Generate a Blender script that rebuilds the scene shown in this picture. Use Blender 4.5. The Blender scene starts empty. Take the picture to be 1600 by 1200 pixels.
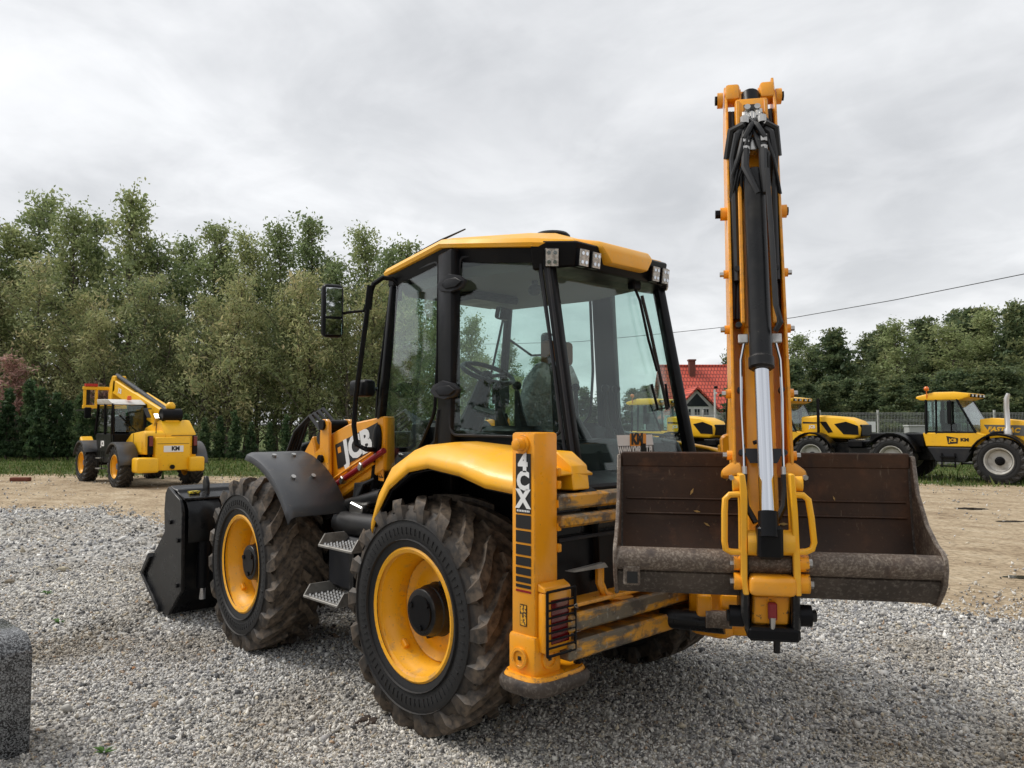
import bpy, bmesh, math, random
import numpy as np
from mathutils import Vector, Matrix
random.seed(7); np.random.seed(7)
sc = bpy.context.scene
COL = sc.collection
# ------------------------------------------------------------------ camera
# world = machine axes of the backhoe loader: +X its front, +Y its left side, rear axle over the origin
F = 1202.0
CAM = Vector((-3.55, 3.74, 1.71))
fw2 = Vector((0.722, -0.692, 0)).normalized()
th = math.atan(63 / F)
FW = Vector((fw2.x * math.cos(th), fw2.y * math.cos(th), math.sin(th)))
RT = FW.cross(Vector((0, 0, 1))).normalized()
UP = RT.cross(FW)
cam = bpy.data.cameras.new('camera'); cam.sensor_width = 36; cam.lens = F / 1600 * 36
cam.clip_start = 0.05; cam.clip_end = 2000
camo = bpy.data.objects.new('camera', cam); COL.objects.link(camo)
m = Matrix((RT, UP, -FW)).transposed().to_4x4(); m.translation = CAM
camo.matrix_world = m; sc.camera = camo
# ------------------------------------------------------------------ sky, sun
SUN_EL, SUN_AZ = math.radians(52), None
sun_dir = (fw2 * 0.22 - RT * 0.85).normalized()          # towards the bright part of the cloud
w = bpy.data.worlds.new('World'); sc.world = w; w.use_nodes = True
nt = w.node_tree; nt.nodes.clear()
def N(t, **k):
    n = nt.nodes.new(t)
    for a, b in k.items(): setattr(n, a, b)
    return n
out = N('ShaderNodeOutputWorld'); bg = N('ShaderNodeBackground'); bg.inputs[1].default_value = 0.1
sky = N('ShaderNodeTexSky', sky_type='NISHITA'); sky.sun_disc = False; sky.sun_elevation = SUN_EL
sky.sun_rotation = math.atan2(sun_dir.x, sun_dir.y); sky.dust_density = 3
tc = N('ShaderNodeTexCoord'); sep = N('ShaderNodeSeparateXYZ')
nt.links.new(tc.outputs['Generated'], sep.inputs[0])
add = N('ShaderNodeMath', operation='ADD'); add.inputs[1].default_value = 0.22
nt.links.new(sep.outputs[2], add.inputs[0])
mx = N('ShaderNodeMath', operation='MAXIMUM'); mx.inputs[1].default_value = 0.08
nt.links.new(add.outputs[0], mx.inputs[0])
dx = N('ShaderNodeMath', operation='DIVIDE'); dy = N('ShaderNodeMath', operation='DIVIDE')
nt.links.new(sep.outputs[0], dx.inputs[0]); nt.links.new(mx.outputs[0], dx.inputs[1])
nt.links.new(sep.outputs[1], dy.inputs[0]); nt.links.new(mx.outputs[0], dy.inputs[1])
cmb = N('ShaderNodeCombineXYZ'); nt.links.new(dx.outputs[0], cmb.inputs[0]); nt.links.new(dy.outputs[0], cmb.inputs[1])
def cloud(scale, det, dist, lo, hi, ca, cb):
    n = N('ShaderNodeTexNoise'); n.inputs['Scale'].default_value = scale; n.inputs['Detail'].default_value = det
    n.inputs['Distortion'].default_value = dist; n.inputs['Roughness'].default_value = 0.55
    nt.links.new(cmb.outputs[0], n.inputs['Vector'])
    r = N('ShaderNodeValToRGB'); r.color_ramp.elements[0].position = lo; r.color_ramp.elements[1].position = hi
    r.color_ramp.interpolation = 'EASE'
    r.color_ramp.elements[0].color = ca; r.color_ramp.elements[1].color = cb
    nt.links.new(n.outputs['Fac'], r.inputs[0]); return r
c1 = cloud(0.9, 7, 0.35, 0.30, 0.72, (4.1, 4.16, 4.26, 1), (6.1, 6.14, 6.2, 1))
c2 = cloud(3.1, 6, 0.6, 0.35, 0.7, (0.90, 0.905, 0.91, 1), (1.05, 1.05, 1.05, 1))
mul = N('ShaderNodeMixRGB', blend_type='MULTIPLY'); mul.inputs[0].default_value = 1
nt.links.new(c1.outputs[0], mul.inputs[1]); nt.links.new(c2.outputs[0], mul.inputs[2])
mixs = N('ShaderNodeMixRGB'); mixs.inputs[0].default_value = 0.93
nt.links.new(sky.outputs[0], mixs.inputs[1]); nt.links.new(mul.outputs[0], mixs.inputs[2])
nt.links.new(mixs.outputs[0], bg.inputs[0]); nt.links.new(bg.outputs[0], out.inputs[0])
sl = bpy.data.lights.new('sun', 'SUN'); sl.energy = 1.5; sl.angle = math.radians(16); sl.color = (1.0, 0.96, 0.9)
so = bpy.data.objects.new('sun', sl); COL.objects.link(so)
sd = Vector((sun_dir.x * math.cos(SUN_EL), sun_dir.y * math.cos(SUN_EL), math.sin(SUN_EL)))
so.rotation_euler = sd.to_track_quat('Z', 'Y').to_euler(); so.location = (0, 0, 30)
vs = sc.view_settings; vs.view_transform = 'Standard'; vs.look = 'None'; vs.gamma = 1; vs.use_curve_mapping = False
vs.exposure = 0.75
# ------------------------------------------------------------------ picture point -> place
def ray(x, y): return FW + RT * ((x - 800) / F) + UP * ((600 - y) / F)
def YP(x, y, c): d = ray(x, y); return CAM + d * ((c - CAM.y) / d.y)
def XP(x, y, c): d = ray(x, y); return CAM + d * ((c - CAM.x) / d.x)
def ZP(x, y, c=0.0): d = ray(x, y); return CAM + d * ((c - CAM.z) / d.z)
def DP(x, y, dep): return CAM + ray(x, y) * dep
def PP(x, y, p, n): d = ray(x, y); return CAM + d * ((Vector(p) - CAM).dot(n) / d.dot(n))
def RD(r, d, z=0.0): p = CAM + RT * r + fw2 * d; return Vector((p.x, p.y, z))
V3 = Vector
# ------------------------------------------------------------------ mesh builder
class MB:
    S = 1.0                                  # size factor for round stock
    def __init__(s): s.v = []; s.f = []
    def add(s, v, f):
        o = len(s.v); s.v += [tuple(p) for p in v]; s.f += [tuple(i + o for i in q) for q in f]; return s
    def box(s, lo, hi):
        a, b = lo, hi
        v = [(x, y, z) for x in (a[0], b[0]) for y in (a[1], b[1]) for z in (a[2], b[2])]
        return s.add(v, [(0, 1, 3, 2), (4, 6, 7, 5), (0, 4, 5, 1), (2, 3, 7, 6), (0, 2, 6, 4), (1, 5, 7, 3)])
    def obox(s, c, h, ax):
        c = V3(c); v = [c + ax[0] * (h[0] * i) + ax[1] * (h[1] * j) + ax[2] * (h[2] * k) for i in (-1, 1) for j in (-1, 1) for k in (-1, 1)]
        return s.add(v, [(0, 1, 3, 2), (4, 6, 7, 5), (0, 4, 5, 1), (2, 3, 7, 6), (0, 2, 6, 4), (1, 5, 7, 3)])
    def prism(s, pts, vec):
        n = len(pts); vec = V3(vec); v = [V3(p) for p in pts]; v += [p + vec for p in v]
        f = [tuple(range(n))[::-1], tuple(range(n, 2 * n))] + [(i, (i + 1) % n, n + (i + 1) % n, n + i) for i in range(n)]
        return s.add(v, f)
    def loft(s, rings, closed=True, caps=True):
        n = len(rings[0]); v = [p for r in rings for p in r]; f = []
        for k in range(len(rings) - 1):
            for i in range(n if closed else n - 1):
                j = (i + 1) % n; f.append((k * n + i, k * n + j, (k + 1) * n + j, (k + 1) * n + i))
        if caps and closed:
            f.append(tuple(range(n))[::-1]); f.append(tuple((len(rings) - 1) * n + i for i in range(n)))
        return s.add(v, f)
    def tube(s, path, r, n=8):
        P = [V3(p) for p in path]; R = [k * MB.S for k in (r if isinstance(r, (list, tuple)) else [r] * len(P))]
        rings = []; t0 = (P[1] - P[0]).normalized()
        u = t0.orthogonal().normalized()
        for i, p in enumerate(P):
            t = (P[min(i + 1, len(P) - 1)] - P[max(i - 1, 0)]).normalized()
            u = (u - t * u.dot(t)).normalized(); w_ = t.cross(u)
            rings.append([p + (u * math.cos(a) + w_ * math.sin(a)) * R[i] for a in [2 * math.pi * k / n for k in range(n)]])
        return s.loft(rings)
    def cyl(s, a, b, r, r2=None, n=20): return s.tube([a, b], [r, r if r2 is None else r2], n)
    def lathe(s, prof, o, ax, n=32, closed_prof=False, caps=True):
        o = V3(o); ax = V3(ax).normalized(); u = ax.orthogonal().normalized(); w_ = ax.cross(u)
        rings = [[o + ax * (a * MB.S) + (u * math.cos(t) + w_ * math.sin(t)) * (r * MB.S) for t in [2 * math.pi * k / n for k in range(n)]] for a, r in prof]
        if closed_prof: rings.append(rings[0])
        return s.loft(rings, True, caps and not closed_prof)
    def ball(s, c, r, n=10, sc_=(1, 1, 1)):
        c = V3(c); rings = []
        for i in range(1, n):
            a = math.pi * i / n
            rings.append([c + V3((r * sc_[0] * math.sin(a) * math.cos(t), r * sc_[1] * math.sin(a) * math.sin(t), r * sc_[2] * math.cos(a))) for t in [2 * math.pi * k / (n + 4) for k in range(n + 4)]])
        return s.loft(rings)
    def mesh(s, name, mat, bevel=0, seg=1, smooth=35, merge=False):
        bm = bmesh.new(); vv = [bm.verts.new(p) for p in s.v]
        for q in s.f:
            try: bm.faces.new([vv[i] for i in q])
            except ValueError: pass
        if merge: bmesh.ops.remove_doubles(bm, verts=bm.verts, dist=1e-5)
        bmesh.ops.recalc_face_normals(bm, faces=bm.faces)
        if bevel:
            es = [e for e in bm.edges if len(e.link_faces) == 2 and e.calc_face_angle(0) > 0.5]
            bmesh.ops.bevel(bm, geom=es, offset=bevel, segments=seg, affect='EDGES', clamp_overlap=True, profile=0.5)
        me = bpy.data.meshes.new(name); bm.to_mesh(me); bm.free()
        if smooth:
            me.polygons.foreach_set('use_smooth', [True] * len(me.polygons)); me.set_sharp_from_angle(angle=math.radians(smooth))
        if mat: me.materials.append(mat)
        return me
    def build(s, name, mat, parent=None, bevel=0, seg=1, smooth=35, solid=0, kind=None, label=None, merge=False):
        o = link(name, s.mesh(name, mat, bevel, seg, smooth, merge), parent)
        if solid:
            md = o.modifiers.new('thick', 'SOLIDIFY'); md.thickness = solid; md.offset = 0
        if kind: o['kind'] = kind
        if label: o['label'] = label
        return o
def link(name, data, parent=None, mtx=None):
    o = bpy.data.objects.new(name, data); COL.objects.link(o)
    if parent is not None: o.parent = parent
    if mtx is not None: o.matrix_local = mtx
    return o
def empty(name, loc=(0, 0, 0), rz=0):
    o = link(name, None); o.location = loc; o.rotation_euler = (0, 0, rz); o.empty_display_size = 0.3; return o
def tag(o, label, cat, group=None):
    o['label'] = label; o['category'] = cat
    if group: o['group'] = group
    return o
def struct(o): o['kind'] = 'structure'; return o
def copy_tree(o, parent=None):
    c = o.copy(); COL.objects.link(c); c.parent = parent
    for ch in o.children: copy_tree(ch, c)
    return c
def text(name, s, size, mat, parent, origin, xdir, ydir, offset=0.0, shear=0.0, sx=1.0, center=True, ext=0.0006):
    cu = bpy.data.curves.new('t', 'FONT'); cu.body = s; cu.size = size; cu.offset = offset; cu.shear = shear
    cu.extrude = ext; cu.resolution_u = 3
    if center: cu.align_x = 'CENTER'; cu.align_y = 'CENTER'
    t = bpy.data.objects.new('t', cu); COL.objects.link(t)
    bpy.context.view_layer.update()
    me = bpy.data.meshes.new_from_object(t.evaluated_get(bpy.context.evaluated_depsgraph_get()))
    bpy.data.objects.remove(t)
    me.name = name; me.materials.clear(); me.materials.append(mat)
    x = V3(xdir).normalized(); z = x.cross(V3(ydir)).normalized(); y = z.cross(x)
    mm = Matrix((x * sx, y, z)).transposed().to_4x4(); mm.translation = V3(origin)
    me.transform(mm)
    return link(name, me, parent)
# ------------------------------------------------------------------ materials
def pmat(name, base, rough=0.5, metal=0.0, layers=(), bump=None, coat=0.0, spec=0.5, rvar=0.0, trans=0.0, edge=None):
    mt = bpy.data.materials.new(name); mt.use_nodes = True; t = mt.node_tree; b = t.nodes['Principled BSDF']
    b.inputs['Base Color'].default_value = (*base, 1); b.inputs['Roughness'].default_value = rough
    b.inputs['Metallic'].default_value = metal; b.inputs['Coat Weight'].default_value = coat
    b.inputs['Coat Roughness'].default_value = 0.15; b.inputs['Specular IOR Level'].default_value = spec
    co = t.nodes.new('ShaderNodeTexCoord'); prev = None
    def noise(scale, det=6, rgh=0.6, stretch=None):
        n = t.nodes.new('ShaderNodeTexNoise'); n.inputs['Scale'].default_value = scale; n.inputs['Detail'].default_value = det
        n.inputs['Roughness'].default_value = rgh
        if stretch:
            mp = t.nodes.new('ShaderNodeMapping'); mp.inputs['Scale'].default_value = stretch
            t.links.new(co.outputs['Object'], mp.inputs[0]); t.links.new(mp.outputs[0], n.inputs['Vector'])
        else: t.links.new(co.outputs['Object'], n.inputs['Vector'])
        return n
    for L in layers:
        scale, lo, hi, col = L[:4]; amt = L[4] if len(L) > 4 else 1.0; st = L[5] if len(L) > 5 else None
        n = noise(scale, stretch=st); r = t.nodes.new('ShaderNodeMapRange'); r.inputs[1].default_value = lo; r.inputs[2].default_value = hi
        r.inputs[4].default_value = amt; t.links.new(n.outputs['Fac'], r.inputs[0])
        mx = t.nodes.new('ShaderNodeMixRGB'); t.links.new(r.outputs[0], mx.inputs[0])
        if prev: t.links.new(prev, mx.inputs[1])
        else: mx.inputs[1].default_value = (*base, 1)
        mx.inputs[2].default_value = (*col, 1); prev = mx.outputs[0]
    if edge:                                  # worn edges: where the bevelled normal leaves the true one
        bv = t.nodes.new('ShaderNodeBevel'); bv.samples = 3; bv.inputs['Radius'].default_value = edge[0]
        ge = t.nodes.new('ShaderNodeNewGeometry'); dt = t.nodes.new('ShaderNodeVectorMath'); dt.operation = 'DOT_PRODUCT'
        t.links.new(bv.outputs[0], dt.inputs[0]); t.links.new(ge.outputs['Normal'], dt.inputs[1])
        r = t.nodes.new('ShaderNodeMapRange'); r.inputs[1].default_value = .985; r.inputs[2].default_value = .90; t.links.new(dt.outputs['Value'], r.inputs[0])
        n = noise(18, 8, .7); r3 = t.nodes.new('ShaderNodeMapRange'); r3.inputs[1].default_value = .46; r3.inputs[2].default_value = .60; r3.inputs[4].default_value = edge[2]; t.links.new(n.outputs['Fac'], r3.inputs[0])
        mu = t.nodes.new('ShaderNodeMath'); mu.operation = 'MULTIPLY'; t.links.new(r.outputs[0], mu.inputs[0]); t.links.new(r3.outputs[0], mu.inputs[1])
        mx = t.nodes.new('ShaderNodeMixRGB'); t.links.new(mu.outputs[0], mx.inputs[0]); mx.inputs[2].default_value = (*edge[1], 1)
        if prev: t.links.new(prev, mx.inputs[1])
        else: mx.inputs[1].default_value = (*base, 1)
        prev = mx.outputs[0]
    if prev: t.links.new(prev, b.inputs['Base Color'])
    if rvar:
        n = noise(5); r = t.nodes.new('ShaderNodeMapRange'); r.inputs[1].default_value = .3; r.inputs[2].default_value = .7
        r.inputs[3].default_value = max(0, rough - rvar); r.inputs[4].default_value = min(1, rough + rvar)
        t.links.new(n.outputs['Fac'], r.inputs[0]); t.links.new(r.outputs[0], b.inputs['Roughness'])
    if bump:
        n = noise(bump[0]); bp = t.nodes.new('ShaderNodeBump'); bp.inputs['Strength'].default_value = bump[1]; bp.inputs['Distance'].default_value = bump[2]
        t.links.new(n.outputs['Fac'], bp.inputs['Height']); t.links.new(bp.outputs[0], b.inputs['Normal'])
    mt['col'] = 1
    return mt
def glassmat(name, tint, refl=1.0, dirt=0.04):
    mt = bpy.data.materials.new(name); mt.use_nodes = True; t = mt.node_tree; t.nodes.clear()
    o = t.nodes.new('ShaderNodeOutputMaterial'); tr = t.nodes.new('ShaderNodeBsdfTransparent'); tr.inputs[0].default_value = (*tint, 1)
    gl = t.nodes.new('ShaderNodeBsdfGlossy'); gl.inputs['Roughness'].default_value = 0.02; gl.inputs[0].default_value = (refl, refl, refl, 1)
    lw = t.nodes.new('ShaderNodeLayerWeight'); lw.inputs[0].default_value = .5
    pw = t.nodes.new('ShaderNodeMath'); pw.operation = 'POWER'; pw.inputs[1].default_value = 5; t.links.new(lw.outputs['Facing'], pw.inputs[0])
    fr = t.nodes.new('ShaderNodeMapRange'); fr.inputs[3].default_value = .04; t.links.new(pw.outputs[0], fr.inputs[0])
    mx = t.nodes.new('ShaderNodeMixShader'); t.links.new(fr.outputs[0], mx.inputs[0]); t.links.new(tr.outputs[0], mx.inputs[1]); t.links.new(gl.outputs[0], mx.inputs[2])
    df = t.nodes.new('ShaderNodeBsdfDiffuse'); df.inputs[0].default_value = (.5, .5, .47, 1)
    n = t.nodes.new('ShaderNodeTexNoise'); n.inputs['Scale'].default_value = 4; n.inputs['Detail'].default_value = 8
    co = t.nodes.new('ShaderNodeTexCoord'); t.links.new(co.outputs['Object'], n.inputs['Vector'])
    r = t.nodes.new('ShaderNodeMapRange'); r.inputs[1].default_value = .4; r.inputs[2].default_value = .8; r.inputs[4].default_value = dirt * 2.5; r.inputs[3].default_value = dirt * .3
    t.links.new(n.outputs['Fac'], r.inputs[0])
    m2 = t.nodes.new('ShaderNodeMixShader'); t.links.new(r.outputs[0], m2.inputs[0]); t.links.new(mx.outputs[0], m2.inputs[1]); t.links.new(df.outputs[0], m2.inputs[2])
    t.links.new(m2.outputs[0], o.inputs[0]); return mt
YEL = (0.92, 0.365, 0.004)
M = {}
M['yellow'] = pmat('yellow_paint', YEL, .36, layers=[(1.3, .48, .76, (.66, .40, .13), .48), (35, .58, .78, (.5, .32, .12), .4), (2.2, .45, .75, (.72, .27, .008), .6), (9, .62, .72, (.45, .19, .02), .35), (60, .715, .75, (.06, .04, .03), .85), (6, .58, .7, (.55, .36, .14), .3, (1, 1, .25))], coat=.2, rvar=.12, edge=(.012, (.07, .045, .03), .8), bump=(8, .05, .004))
M['yellow_lit'] = pmat('lit_yellow_paint', (0.95, 0.455, 0.003), .46, layers=[(1.6, .48, .75, (.72, .48, .17), .42), (45, .58, .78, (.5, .34, .14), .45), (14, .6, .72, (.6, .42, .17), .35, (1, 1, .3)), (90, .70, .74, (.09, .06, .04), .8), (3, .5, .8, (.88, .38, .004), .5), (70, .75, .77, (.1, .07, .03), .7)], coat=.15, rvar=.12)  # same yellow paint, with its brighter highlight tone put into the base colour
M['rim_yellow'] = pmat('muddy_yellow_rim', (0.93, 0.43, 0.004), .38, layers=[(2, .45, .75, (.75, .38, .05), .5), (9, .54, .7, (.40, .26, .12), .6), (40, .6, .72, (.22, .14, .08), .6)], coat=.15, rvar=.12, edge=(.01, (.10, .06, .03), .7))
M['yellow_worn'] = pmat('worn_yellow_paint', (0.90, 0.37, 0.005), .45, layers=[(3, .45, .7, (.72, .29, .012), .6), (14, .6, .66, (.16, .1, .05), .8), (35, .62, .66, (.04, .03, .028), .9)], bump=(40, .15, .003), rvar=.12, edge=(.018, (.05, .04, .035), .95))
M['rail'] = pmat('scuffed_rail', (.72, .33, .02), .4, layers=[(3.2, .42, .52, (.13, .12, .09), .95, (1, 1, 4)), (12, .5, .62, (.06, .05, .045), .8), (30, .6, .68, (.35, .33, .28), .8)], bump=(60, .2, .002))
M['black'] = pmat('satin_black', (.006, .0062, .0075), .36, layers=[(4, .5, .75, (.014, .0135, .013), .7)], rvar=.1, spec=.14)
M['black_metal'] = pmat('black_painted_steel', (.008, .0085, .01), .32, layers=[(3, .5, .75, (.02, .02, .02), .7), (40, .7, .74, (.12, .11, .1), .6), (5, .5, .75, (.05, .045, .038), .5)], rvar=.12, bump=(30, .08, .004), edge=(.012, (.16, .15, .14), .8), spec=.28)
M['plastic'] = pmat('grey_black_plastic', (.02, .021, .025), .5, layers=[(5, .5, .75, (.04, .038, .036), .7)], bump=(200, .1, .001), spec=.25)
M['greyfend'] = pmat('grey_plastic_fender', (.06, .064, .072), .45, layers=[(3, .4, .75, (.10, .098, .094), .8), (25, .62, .7, (.16, .14, .11), .4)], bump=(180, .12, .001))
M['rubber'] = pmat('hose_rubber', (.007, .007, .008), .45, layers=[(6, .5, .8, (.03, .028, .025), .7)])
M['chrome'] = pmat('chrome', (.62, .64, .68), .10, metal=1)
M['steel'] = pmat('zinc_steel', (.5, .49, .47), .35, metal=1, layers=[(8, .5, .7, (.25, .22, .19), .7)])
M['steel_step'] = pmat('step_steel', (.30, .29, .27), .5, metal=.6, layers=[(10, .45, .7, (.12, .11, .1), .8)])
M['rust'] = pmat('rusty_bucket_inside', (.058, .025, .010), .6, layers=[(2.2, .42, .62, (.028, .013, .007), .9), (6, .55, .72, (.12, .048, .02), .7), (50, .62, .75, (.16, .09, .05), .5), (7, .6, .72, (.02, .011, .009), .8, (1, 1, .25)), (25, .66, .72, (.22, .16, .11), .6, (1, 1, .2)), (1.4, .58, .7, (.075, .045, .028), .7, (1, 1, 7))], spec=.35, bump=(30, .3, .004))
M['bucket_out'] = pmat('worn_bucket_steel', (.04, .029, .022), .55, layers=[(3, .45, .65, (.075, .055, .042), .9), (60, .52, .68, (.17, .145, .12), .7), (9, .55, .7, (.11, .09, .07), .6), (5, .6, .68, (.02, .014, .012), .8)], bump=(70, .45, .003))
M['bucket_tube'] = pmat('scuffed_bucket_tube', (.10, .072, .053), .6, layers=[(95, .46, .64, (.27, .225, .18), .8), (16, .5, .62, (.07, .05, .04), .8), (4, .56, .66, (.035, .024, .02), .9), (2.5, .55, .65, (.10, .05, .03), .7)], bump=(90, .5, .003), edge=(.012, (.42, .38, .33), .8))
M['white'] = pmat('white_print', (.8, .8, .79), .5)
M['red'] = pmat('red_hose', (.25, .006, .012), .35)
M['redlens'] = pmat('red_lens', (.14, .006, .008), .15, coat=.6)
M['orange_print'] = pmat('orange_print', (.8, .3, .02), .5)
M['decal_black'] = pmat('black_print', (.008, .008, .009), .4)
M['glass'] = glassmat('green_tinted_glass', (.90, .972, .952), .95, .004)
M['glass_side'] = glassmat('side_window_glass', (.84, .92, .90), 1.0, .004)
M['glass_dark'] = glassmat('dark_window_glass', (.52, .57, .55), 1.0, .01)
M['lemon'] = pmat('faded_yellow_paint', (.92, .50, .008), .4, layers=[(2.5, .45, .75, (.74, .40, .03), .6), (30, .64, .7, (.18, .11, .05), .7)], edge=(.03, (.10, .07, .05), .8))
M['lamp'] = pmat('work_lamp_lens', (.55, .54, .5), .25, layers=[(60, .45, .6, (.25, .24, .22), .8)], coat=.5)
M['headliner'] = pmat('cab_lining', (.15, .145, .125), .8)
M['seat'] = pmat('brown_seat_fabric', (.16, .07, .03), .8)
M['plasticwrap'] = pmat('clear_wrap', (.22, .23, .22), .18, layers=[(14, .5, .62, (.6, .63, .62), .8), (7, .45, .58, (.07, .05, .04), .8)], bump=(22, 1.0, .02), coat=.5)
M['mirror'] = pmat('mirror_glass', (.7, .72, .74), .02, metal=1)
M['orange_lamp'] = pmat('amber_lens', (.75, .16, .01), .2, coat=.5)
def tyremat(name, r0, r1, mud, amt):
    mt = pmat(name, (.0135, .013, .0128), .62, bump=(35, .35, .004)); t = mt.node_tree; b = t.nodes['Principled BSDF']
    co = t.nodes.new('ShaderNodeTexCoord'); sp = t.nodes.new('ShaderNodeSeparateXYZ'); t.links.new(co.outputs['Object'], sp.inputs[0])
    cb = t.nodes.new('ShaderNodeCombineXYZ'); t.links.new(sp.outputs[0], cb.inputs[0]); t.links.new(sp.outputs[2], cb.inputs[1])
    ln = t.nodes.new('ShaderNodeVectorMath'); ln.operation = 'LENGTH'; t.links.new(cb.outputs[0], ln.inputs[0])
    n = t.nodes.new('ShaderNodeTexNoise'); n.inputs['Scale'].default_value = 9; n.inputs['Detail'].default_value = 7; t.links.new(co.outputs['Object'], n.inputs['Vector'])
    ma = t.nodes.new('ShaderNodeMath'); ma.operation = 'MULTIPLY_ADD'; ma.inputs[1].default_value = .09; t.links.new(n.outputs['Fac'], ma.inputs[0]); t.links.new(ln.outputs['Value'], ma.inputs[2])
    r = t.nodes.new('ShaderNodeMapRange'); r.inputs[1].default_value = r0; r.inputs[2].default_value = r1; r.inputs[4].default_value = amt; t.links.new(ma.outputs[0], r.inputs[0])
    n2 = t.nodes.new('ShaderNodeTexNoise'); n2.inputs['Scale'].default_value = 28; n2.inputs['Detail'].default_value = 6; t.links.new(co.outputs['Object'], n2.inputs['Vector'])
    r2 = t.nodes.new('ShaderNodeMapRange'); r2.inputs[1].default_value = .36; r2.inputs[2].default_value = .62; r2.inputs[3].default_value = .22; t.links.new(n2.outputs['Fac'], r2.inputs[0])
    mu = t.nodes.new('ShaderNodeMath'); mu.operation = 'MULTIPLY'; t.links.new(r.outputs[0], mu.inputs[0]); t.links.new(r2.outputs[0], mu.inputs[1])
    mx = t.nodes.new('ShaderNodeMixRGB'); mx.inputs[1].default_value = (.009, .009, .0098, 1); mx.inputs[2].default_value = (*mud, 1)
    t.links.new(mu.outputs[0], mx.inputs[0]); t.links.new(mx.outputs[0], b.inputs['Base Color']); return mt
M['tyre'] = tyremat('muddy_tyre', .56, .69, (.155, .115, .08), .95)
M['tyre_far'] = tyremat('dusty_tyre', .56, .72, (.10, .085, .07), .6)
# ------------------------------------------------------------------ wheel (axle along local Y, outer face towards +Y)
def tyre_mb(R=.657, rb=.362, wd=.44, lugs=18, lh=.038, sweep=.46):
    m = MB(); h = wd / 2; Rc = R - lh
    prof = [(-h + .05, rb - .01), (-h + .02, rb + .01), (-h + .012, rb + .04), (-h - .002, rb + .10), (-h, rb + .14), (-h + .012, Rc - .055), (-h + .04, Rc - .015), (-h * .55, Rc), (0, Rc + .005),
            (h * .55, Rc), (h - .04, Rc - .015), (h - .012, Rc - .055), (h, rb + .14), (h + .002, rb + .10), (h - .012, rb + .04), (h - .02, rb + .01), (h - .05, rb - .01)]
    m.lathe(prof, (0, 0, 0), (0, 1, 0), 56, True)
    for sd in (1, -1):                       # sidewall rings, moulded
        for rr in (rb + .055, rb + .165):
            m.lathe([(sd * (h - .006), rr - .004), (sd * (h + .006), rr), (sd * (h - .006), rr + .004)], (0, 0, 0), (0, 1, 0), 48, caps=False)
    for sd in (1, -1):                       # fine moulded ribs round the bead
        for k in range(72):
            a = 2 * math.pi * k / 72; b0 = .006 if k % 9 else .02; rr0, rr1 = rb + .085, rb + .125
            m.loft([[(rr0 * math.cos(a + e), sd * (h + q), rr0 * math.sin(a + e)) for e, q in ((-b0, -.01), (-b0 * .6, .004), (b0 * .6, .004), (b0, -.01))], [(rr1 * math.cos(a + e), sd * (h + q), rr1 * math.sin(a + e)) for e, q in ((-b0, -.01), (-b0 * .6, .006), (b0 * .6, .006), (b0, -.01))]])
    st = [(.03, 0, 1.0, 0), (.30, .16, 1.0, 0), (.62, .52, 1.0, -.002), (.94, .80, 1.02, -.010), (1.004, .86, .95, -.045), (1.005, .92, .75, -.13)]
    for sd in (1, -1):
        for k in range(lugs):
            a0 = 2 * math.pi * (k + (.5 if sd < 0 else 0)) / lugs; rings = []
            for (fy, fa, wsc, dr) in st:
                y = sd * fy * h; a = a0 + fa * sweep
                hw = (.045 if fy < .5 else .056) * wsc / R
                rt = R + dr; rbm = Rc - .03 + dr * .9 if fy <= 1 else rt - .004
                if fy > 1: y = sd * (h + (.006 if fy == 1.004 else .003))
                ring = []
                for da, rr in ((-hw * 1.3, rbm), (-hw * .8, rt), (hw * .8, rt), (hw * 1.3, rbm)):
                    yy = y if rr == rt else (y if fy <= 1 else sd * (h - .02))
                    ring.append((rr * math.cos(a + da), yy, rr * math.sin(a + da)))
                rings.append(ring)
            m.loft(rings)
    return m
def rim_mb(rb=.362, wd=.40, hubr=.15, dish=-.10):
    h = wd / 2
    prof = [(h, rb - .02), (h + .008, rb), (h, rb + .012), (h - .012, rb + .006), (h - .03, rb - .022), (h - .07, rb - .034), (h - .10, rb - .055), (h - .16, rb - .062), (h - .21, rb - .066), (dish + .03, rb - .07),
            (dish + .005, rb - .10), (dish, rb - .13), (dish + .01, hubr + .05), (dish + .02, hubr - .02), (dish + .02, .02),
            (dish - .02, .02), (dish - .02, rb - .08), (-h + .05, rb - .05), (-h, rb)]
    m = MB().lathe(prof, (0, 0, 0), (0, 1, 0), 56, caps=False); return m
# ================================================================== BACKHOE LOADER
BH = empty('backhoe_loader')
tag(BH, 'large yellow backhoe loader with folded rear arm and wide rusty ditching bucket on gravel', 'backhoe loader')
TY = tyre_mb().mesh('tyre', M['tyre']); RI = rim_mb(dish=-.01).mesh('rim', M['rim_yellow'])
hb = MB().lathe([(-.03, .165), (.0, .165), (.01, .15), (.075, .145), (.08, .137), (.13, .132), (.135, .125), (.135, .02)], (0, 0, 0), (0, 1, 0), 32)
HUB = hb.mesh('hub', M['black_metal'], bevel=.003)
hc = MB().lathe([(.134, .10), (.143, .098), (.143, .02)], (0, 0, 0), (0, 1, 0), 24)
for k in range(3):
    a = k * 2.1 + .4; hc.cyl((.085 * math.cos(a), .13, .085 * math.sin(a)), (.085 * math.cos(a), .152, .085 * math.sin(a)), .018, n=6)
HCAP = hc.mesh('hub_cap', M['black'])
NUT = MB().cyl((0, 0, 0), (0, .035, 0), .017, n=6).mesh('wheel_nut', M['black_metal'])
VAL = MB().box((-.028, 0, -.02), (.028, .03, .02)).mesh('valve_guard', M['yellow'], bevel=.006)
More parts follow.
